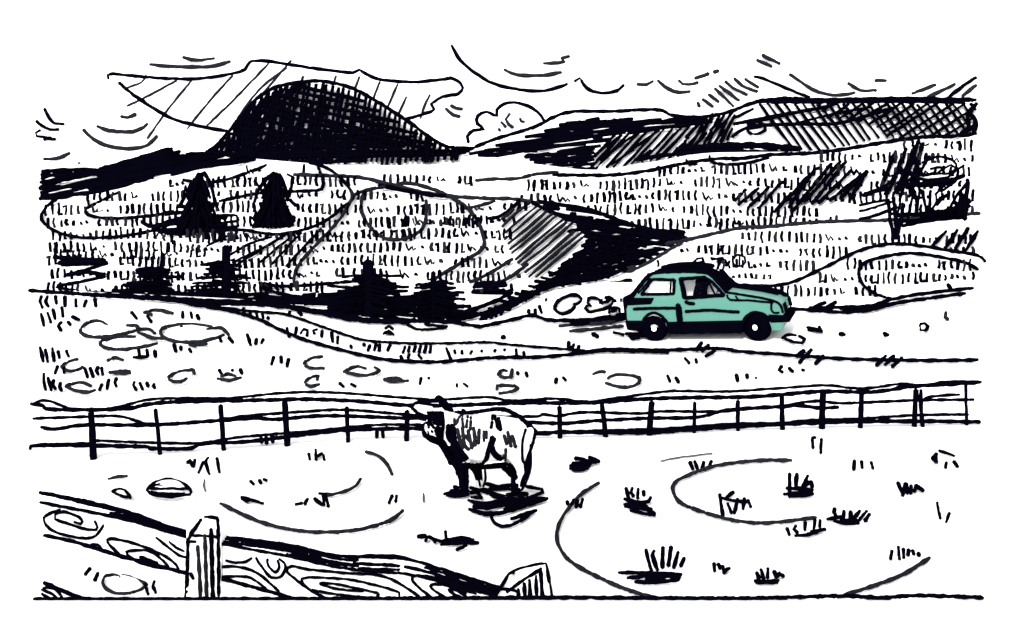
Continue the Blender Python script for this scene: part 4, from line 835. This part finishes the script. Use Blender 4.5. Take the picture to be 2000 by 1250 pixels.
# ------------------------------------------------------------------ the car
def car():
    ga, gb = ground_pt(1279, 667), ground_pt(1480, 667); S = (gb-ga).length/201; W = 1.5; d0 = fd(1378, 667)
    fx = (gb-ga).normalized(); fy = Vector((0, 0, 1)).cross(fx).normalized(); fz = fx.cross(fy)
    ROT = Matrix((fx, fy, fz)).transposed()
    loc = ga+(gb-ga)*((1378-1279)/201)+fy*(W/2)
    root = empty('car', loc, 'teal three door hatchback with black roof driving right along the dirt road', 'car'); root.rotation_euler = ROT.to_euler()
    def lx(px): return (px-1378)*S
    def lz(py): return (668-py)*S
    def yo(z, side): 
        k = W/2-(max(0, z-1.08)*.20) - max(0, .35-z)*.12
        return side*k          # near side is y = -W/2
    def v(px, py, side, out=0.0): z = lz(py); return Vector((lx(px), yo(z, side)+side*out, z))
    prof = pts("1229,640 1225,622 1225,604 1231,586 1243,573 1260,552 1276,536 1292,532 1340,531 1384,534 1398,541 1412,556 1426,573 1450,577 1485,583 1513,590 1526,598 1530,612 1531,628 1527,646 1508,647 1507,640 1503,626 1494,617 1480,613 1466,617 1457,626 1453,640 1452,648 1380,648 1306,648 1305,640 1301,626 1292,617 1279,613 1266,617 1257,626 1253,640 1252,646")
    wr = pts("1280,545 1324,547 1322,574 1257,574"); wf = pts("1335,545 1384,543 1398,552 1421,578 1380,581 1342,582")
    g = MB()
    for side in (-1, 1):
        loops = [[Vector((p[0], -p[1], 0)) for p in prof], [Vector((p[0], -p[1], 0)) for p in wr], [Vector((p[0], -p[1], 0)) for p in wf]]
        flat = prof+wr+wf; tri = tessellate_polygon(loops)
        # the outer skin of this side
        vs = [v(a, b, side) for a, b in flat]; g.add(vs, [t if side < 0 else t[::-1] for t in tri], 0, False)
        for hole in (wr, wf):
            n = len(hole); vs = [v(a, b, side) for a, b in hole]+[v(a, b, side, -.05) for a, b in hole]
            g.add(vs, [[i, (i+1) % n, n+(i+1) % n, n+i] for i in range(n)], 1, False)
    n = len(prof)
    for i in range(n):
        a, b = prof[i], prof[(i+1) % n]
        black = i < 12 or i >= 18 and i != 18
        mi = 1 if black else 0
        g.add([v(*a, -1), v(*b, -1), v(*b, 1), v(*a, 1)], [[0, 1, 2, 3]], mi, False)
    g.build('body', [TEAL, INK], root)
    # cabin lining
    g = MB(); cab = pts("1240,640 1246,580 1278,540 1384,538 1424,576 1430,640"); vs = [v(a, b, -1, -.06) for a, b in cab]+[v(a, b, 1, -.06) for a, b in cab]; m = len(cab)
    g.add(vs, [[i, (i+1) % m, m+(i+1) % m, m+i] for i in range(m)], 0, False)
    for side in (-1, 1):
        loops = [[Vector((p[0], -p[1], 0)) for p in cab], [Vector((p[0], -p[1], 0)) for p in wr], [Vector((p[0], -p[1], 0)) for p in wf]]; flat = cab+wr+wf
        g.add([v(a, b, side, -.055) for a, b in flat], tessellate_polygon(loops), 0, False)
    for hole, dep in ((pts("1240,640 1246,580 1278,541 1330,541 1334,640"), .16), (pts("1328,640 1330,541 1384,541 1424,576 1430,640"), .43)):  # added panels, set shallow behind the windows so the cabin looks bright
        for side in (-1, 1):
            vs = [v(a, b, side, -dep) for a, b in hole]; g.add(vs, [list(range(len(hole)))], 0, False)
    g.build('interior', LINING, root)
    def line(g, st, w, side=-1, out=.004, mi=0):
        q = smooth(pts(st), 4); pw = [v(a+R.uniform(-.3, .3), b+R.uniform(-.3, .3), side, out) for a, b in q]; g.tube(pw, [w*.5*S*R.uniform(.9, 1.1) for _ in pw], mi)
    for side in (-1, 1):
        for hole, nm in ((wr, 'rear_window'), (wf, 'front_window')):
            f = MB(); hc = hole+[hole[0], hole[1]]
            for i in range(len(hole)): line(f, '%f,%f %f,%f' % (*hc[i], *hc[i+1]), 6.5, side)
            if nm == 'rear_window': line(f, "1317,548 1315,572", 4, side)
            else:
                line(f, "1340,548 1347,580", 4.5, side); line(f, "1390,548 1404,578", 4, side); line(f, "1336,546 1385,543", 7, side); line(f, "1345,582 1420,578", 8, side)
            fo = f.build('window_frame', INK, root)
            gl = MB(); gl.add([v(a, b, side, -.025) for a, b in hole], [t for t in tessellate_polygon([[Vector((p[0], -p[1], 0)) for p in hole]])], 0, False); gl.build('pane', GLASS, fo)
    # front screen
    g = MB(); a, b = (1399, 541), (1425, 571)
    off = Vector((.012, 0, .012)); vs = [v(*a, -1, -.06)+off, v(*b, -1, -.06)+off, v(*b, 1, -.06)+off, v(*a, 1, -.06)+off]
    g.add(vs, [[0, 1, 2, 3]], 0, False); g.build('windscreen', INK, root)
    # roof panel with a low ridge
    g = MB()
    for k in range(7):
        yy = -W/2+.22+k*(W-.44)/6; z = lz(531)+.012
        g.tube([Vector((lx(1284), yy, z)), Vector((lx(1335), yy, z+.02)), Vector((lx(1388), yy, z-.01))], [.03, .042, .03], 0)
    g.build('roof', INK, root)
    g = MB()
    for k in range(5):
        yy = -.1+k*.17; z = lz(531)+.06
        g.tube([Vector((lx(1290+R.uniform(-4, 6)), yy, z)), Vector((lx(1316), yy, z+.035)), Vector((lx(1350), yy, z+.045)), Vector((lx(1386+R.uniform(-8, 4)), yy, z-.02))], [.045]*4, 0)
    for xx in (1300, 1372): g.tube([Vector((lx(xx), -.45, lz(531)+.03)), Vector((lx(xx), .15, lz(531)+.05)), Vector((lx(xx), .6, lz(531)+.04))], [.03]*3, 0)
    g.build('roof_rack', INK, root)
    # body seams and edge lines
    g = MB()
    for st, w in (("1230,590 1243,573 1260,552 1276,536 1292,532 1340,531 1384,534 1398,541 1412,556 1426,573", 7), ("1426,573 1450,577 1485,583 1513,590 1526,598 1530,612", 5), ("1427,578 1432,587 1470,589 1513,594", 4.5), ("1443,580 1447,587", 4), ("1251,572 1276,543", 4)): line(g, st, w)
    line(g, "1228,590 1243,571 1274,536", 12, -1, -.06); line(g, "1231,588 1246,570 1276,536", 10, 1)
    # far edge of the bonnet
    for k, w in ((1.0, 12), (.72, 9), (.5, 7)):
        q = smooth(pts("1400,541 1426,571 1450,575 1485,581 1513,588 1526,596 1530,612"), 5); pw = []
        for a, b in q: p = v(a, b, 1, 0); p.y *= k; p.z += .01; pw.append(p)
        if k < 1: pw = pw[4:-6]
        g.tube(pw, [w*.5*S*R.uniform(.9, 1.1) for _ in pw], 0)
    g.build('seam', INK, root)
    g = MB(); line(g, "1345,590 1352,593 1362,594", 7); g.build('door_handle', INK, root)
    g = MB(); line(g, "1330,596 1330,615 1331,634", 11); line(g, "1334,600 1335,630", 6); g.build('door_seam', INK, root)
    g = MB(); line(g, "1240,603 1280,602 1327,602", 6.5); g.build('side_trim', INK, root)
    g = MB(); line(g, "1344,609 1390,607 1430,610 1448,611", 6.5); g.build('side_trim', INK, root)
    # sill
    def slab(nm, pl, y0, y1, m, parent=root, bevel=0.02):
        p = pts(pl); k = len(p); b = bmesh.new()
        A = [b.verts.new((lx(x), y0, lz(y))) for x, y in p]; B = [b.verts.new((lx(x), y1, lz(y))) for x, y in p]
        b.faces.new(A); b.faces.new(B[::-1])
        for i in range(k): b.faces.new((A[i], A[(i+1) % k], B[(i+1) % k], B[i]))
        bmesh.ops.recalc_face_normals(b, faces=b.faces); bmesh.ops.bevel(b, geom=b.edges[:], offset=bevel, segments=2, affect='EDGES')
        me = bpy.data.meshes.new(nm); b.to_mesh(me); b.free(); me.materials.append(m); o = bpy.data.objects.new(nm, me); COL.objects.link(o); o.parent = parent; return o
    for sg in (-1, 1):
        slab('sill', "1304,629 1455,627 1452,652 1306,653", sg*(W/2+.03), sg*(W/2-.15), INK)
    slab('underbody', "1235,630 1500,630 1500,652 1240,650", -W/2+.1, W/2-.1, INK)
    slab('rear_bumper', "1220,626 1256,626 1254,648 1224,645", -W/2-.03, W/2+.03, INK)
    slab('front_bumper', "1502,616 1540,618 1543,631 1505,632", -W/2-.03, W/2+.03, INK)
    slab('front_spoiler', "1512,632 1530,632 1526,648 1512,648", -W/2+.0, W/2-.0, TEAL)
    slab('tailgate', "1216,579 1228,579 1228,632 1219,628", -W/2+.04, W/2-.04, INK, bevel=.03)
    for sg in (-1, 1):
        slab('tail_light', "1219,580 1283,581 1276,594 1222,596", sg*(W/2+.02), sg*(W/2-.25), INK, bevel=.015)
    # headlamps on the nose
    for sg in (-1, 1):
        h = slab('headlight', "1508,594 1532,597 1534,613 1511,613", sg*(W/2-.005), sg*(W/2-.30), TEAL)
        e = MB(); yk = sg*(W/2-.005); yi = sg*(W/2-.30)
        for pq in (("1510,596 1509,606 1513,613 1523,613", -1 if sg < 0 else 1),):
            q = smooth(pts(pq[0]), 4); e.tube([Vector((lx(a), yk+sg*.006, lz(b))) for a, b in q], [2.2*S]*len(q), 0)
        fr_ = [Vector((lx(1533), yk, lz(597))), Vector((lx(1536), yk, lz(613))), Vector((lx(1536), yi, lz(613))), Vector((lx(1533), yi, lz(597))), Vector((lx(1533), yk, lz(597)))]
        e.tube(fr_, [2.2*S]*5, 0); e.build('lamp_rim', INK, h)
    # wheels
    for (wx, wy, r) in ((1279, 642, 25.5), (1480, 642, 27)):
        for sg in (-1, 1):
            b = MB(); vs = []; fs = []; n = 28; prof2 = [(r*.35, -.13), (r*.9, -.13), (r, -.09), (r, .08), (r*.9, .11), (r*.55, .12), (r*.35, .10)]
            for i in range(n):
                an = 2*math.pi*i/n
                for (rr, yy) in prof2: vs.append(Vector((math.cos(an)*rr*S, sg*(yy), math.sin(an)*rr*S)))
            m = len(prof2)
            for i in range(n):
                for j in range(m): fs.append([i*m+j, ((i+1) % n)*m+j, ((i+1) % n)*m+(j+1) % m, i*m+(j+1) % m])
            b.add(vs, fs, 0); w = b.build('wheel', INK, root); w.location = (lx(wx), sg*(W/2-.09), r*S); w.rotation_euler = (0, 0, math.radians(-24) if wx > 1400 else 0)
            hb = MB(); vs = [Vector((0, sg*.125, 0))]
            for i in range(16): vs.append(Vector((math.cos(i*math.pi/8)*r*.2*S, sg*.115, math.sin(i*math.pi/8)*r*.2*S)))
            hb.add(vs, [[0, 1+i, 1+(i+1) % 16] for i in range(16)], 0); hb.build('hub_cap', LINING, w)
    # wheel arches
    for side in (-1, 1):
        g = MB(); line(g, "1255,640 1258,626 1267,616 1279,611 1294,616 1303,626 1310,636", 6, side); g.build('wheel_arch', INK, root); g = MB(); line(g, "1452,638 1457,625 1466,616 1480,612 1495,616 1506,628", 6, side); g.build('wheel_arch', INK, root)
    slab('seat', "1352,602 1359,572 1366,552 1376,550 1384,556 1376,602", -W/2+.40, -W/2+.12, INK, bevel=.03)
    # steering wheel
    b = MB(); c = Vector((lx(1402), -W/2+.42, lz(580))); ring = []
    for i in range(25): a = i/24*2*math.pi; ring.append(c+Vector((math.sin(a)*.07, math.cos(a)*.17, math.sin(a)*.17)))
    b.tube(ring, [.014]*25, 0); b.build('steering_wheel', INK, root)
    # driver, seated behind the near window
    M = Matrix.Translation(loc) @ ROT.to_4x4()
    hx, hz = lx(1378), lz(585); y0 = -W/2+.27
    B = M @ Vector((hx-.08, y0, lz(618)))
    per = empty('person', B, 'driver in dark clothes seen through the side window of the teal car', 'person'); per.rotation_euler = ROT.to_euler()
    def w(px, dy, py): return (lx(px)-(hx-.08), dy, lz(py)-lz(618))
    N = [(w(1369, 0, 614), .15), (w(1369, 0, 598), .16), (w(1371, 0, 583), .19), (w(1374, 0, 573), .16), (w(1376, 0, 567), .12), (w(1378, 0, 559), .15), (w(1379, 0, 553), .13),
         (w(1372, -.12, 582), .08), (w(1378, -.15, 598), .06), (w(1393, -.13, 590), .048), (w(1398, -.11, 586), .045),
         (w(1372, .12, 582), .08), (w(1378, .15, 598), .06), (w(1393, .12, 590), .048), (w(1398, .10, 586), .045),
         (w(1385, -.09, 613), .10), (w(1405, -.10, 612), .08), (w(1412, -.10, 636), .06), (w(1385, .09, 613), .10), (w(1405, .10, 612), .08), (w(1412, .10, 636), .06)]
    Ed = [(0, 1), (1, 2), (2, 3), (3, 4), (4, 5), (5, 6), (2, 7), (7, 8), (8, 9), (9, 10), (2, 11), (11, 12), (12, 13), (13, 14), (0, 15), (15, 16), (16, 17), (0, 18), (18, 19), (19, 20)]
    me = skin(N, Ed, 'body'); me.materials.append(INK); o = bpy.data.objects.new('body', me); COL.objects.link(o); o.parent = per
    hm = MB(); hv = []
    b = bmesh.new(); bmesh.ops.create_uvsphere(b, u_segments=16, v_segments=10, radius=.175)
    for q in b.verts: q.co = Vector((q.co.x*1.0, q.co.y*.8, q.co.z*.95))+Vector(w(1376, 0, 555))
    em = bpy.data.meshes.new('hair'); b.to_mesh(em); b.free(); em.materials.append(INK); o = bpy.data.objects.new('hair', em); COL.objects.link(o); o.parent = per
car()

# ------------------------------------------------------------------ dust puffs behind the car
def puff(label, outline, strokes, d):
    o = pts(outline); sm = smooth(o+[o[0]], 5)[:-1]; cx = sum(p[0] for p in sm)/len(sm); cy = sum(p[1] for p in sm)/len(sm); s = d/F; T = 16*s
    c = P(cx, cy, d+T); g = MB(); n = len(sm); vs = []; fs = []; prof = [(1, 0), (.93, .4), (.75, .75), (.4, .95)]
    for sg in (-1, 1):
        for k, t in prof:
            for x, y in sm: vs.append(P(cx+(x-cx)*k, cy+(y-cy)*k, d+T+sg*t*T))
        vs.append(P(cx, cy, d+T+sg*T))
    m = n*4+1
    for q in (0, 1):
        for j in range(3):
            for i in range(n): a, b = q*m+j*n+i, q*m+j*n+(i+1) % n; fs.append([a, b, b+n, a+n])
        for i in range(n): fs.append([q*m+3*n+i, q*m+3*n+(i+1) % n, q*m+m-1])
    g.add(vs, fs, 0)
    for st, w in strokes: g.ink(pts(st), w, lambda x, y: d, 1, lift=0, wob=.4)
    return tag(g.build('dust_puff', [CLOUDM, INK], None, c), label, 'dust puff', 'dust puffs trailing the car')
dp = fd(1150, 640)+.4
puff('larger egg shaped dust puff farthest behind the car', "1084,598 1090,588 1110,577 1128,578 1135,586 1122,596 1118,608 1098,612", (("1122,596 1130,592 1136,584 1130,578 1115,576 1098,583 1086,593 1084,604 1093,612 1105,612 1118,605 1124,596 1120,593", 6),), dp)
puff('lumpy dust puff between the egg shaped puff and the car', "1142,600 1150,595 1147,586 1158,582 1172,588 1185,590 1196,586 1190,597 1175,606 1158,610 1145,608", (("1154,598 1148,592 1150,583 1162,582 1172,587 1172,592", 5.5), ("1175,592 1188,588 1196,584 1196,592 1184,602 1165,607 1150,609 1143,602 1147,597", 5.5)), dp)
puff('smallest dark rimmed dust puff at the tail of the car', "1188,610 1192,603 1205,600 1212,608 1208,614 1196,618", (("1190,612 1190,604 1200,601 1210,603 1211,612 1204,615", 5), ("1195,608 1204,607", 5), ("1182,582 1190,580 1198,584", 6)), dp-.1)

# ------------------------------------------------------------------ light, world, camera
EL, AZ = math.radians(40), math.radians(200)      # high sun behind the viewer's left shoulder
w = bpy.data.worlds.new("World"); sc.world = w; w.use_nodes = True; nt = w.node_tree; bg = nt.nodes['Background']
sky = nt.nodes.new('ShaderNodeTexSky'); sky.sky_type = 'NISHITA'; sky.sun_disc = False; sky.sun_elevation = EL; sky.sun_rotation = AZ; sky.dust_density = .5; sky.air_density = 1.0; sky.ozone_density = 1
hs = nt.nodes.new('ShaderNodeHueSaturation'); hs.inputs['Saturation'].default_value = .05; hs.inputs['Value'].default_value = 1.0
nt.links.new(sky.outputs[0], hs.inputs['Color']); nt.links.new(hs.outputs[0], bg.inputs['Color']); bg.inputs['Strength'].default_value = .15
sl = bpy.data.lights.new('sun', 'SUN'); sl.energy = 1.5; sl.angle = math.radians(12); sl.color = (1, .98, .95)
so = bpy.data.objects.new('sun', sl); COL.objects.link(so); so.location = (-20, -20, 40)
dirv = Vector((math.sin(AZ)*math.cos(EL), math.cos(AZ)*math.cos(EL), math.sin(EL)))
so.rotation_euler = dirv.to_track_quat('Z', 'Y').to_euler()
cam = bpy.data.cameras.new('camera'); cam.sensor_width = 36; cam.lens = 36*F/2000; cam.shift_y = -(625-HY)/2000; cam.clip_start = .05; cam.clip_end = 30000
co = bpy.data.objects.new('camera', cam); COL.objects.link(co); co.location = (0, 0, CZ); co.rotation_euler = (math.pi/2, 0, 0); sc.camera = co
vs = sc.view_settings; vs.view_transform = 'Standard'; vs.look = 'None'; vs.gamma = 1; vs.use_curve_mapping = False; vs.exposure = 1.6
sc.cycles.max_bounces = 6
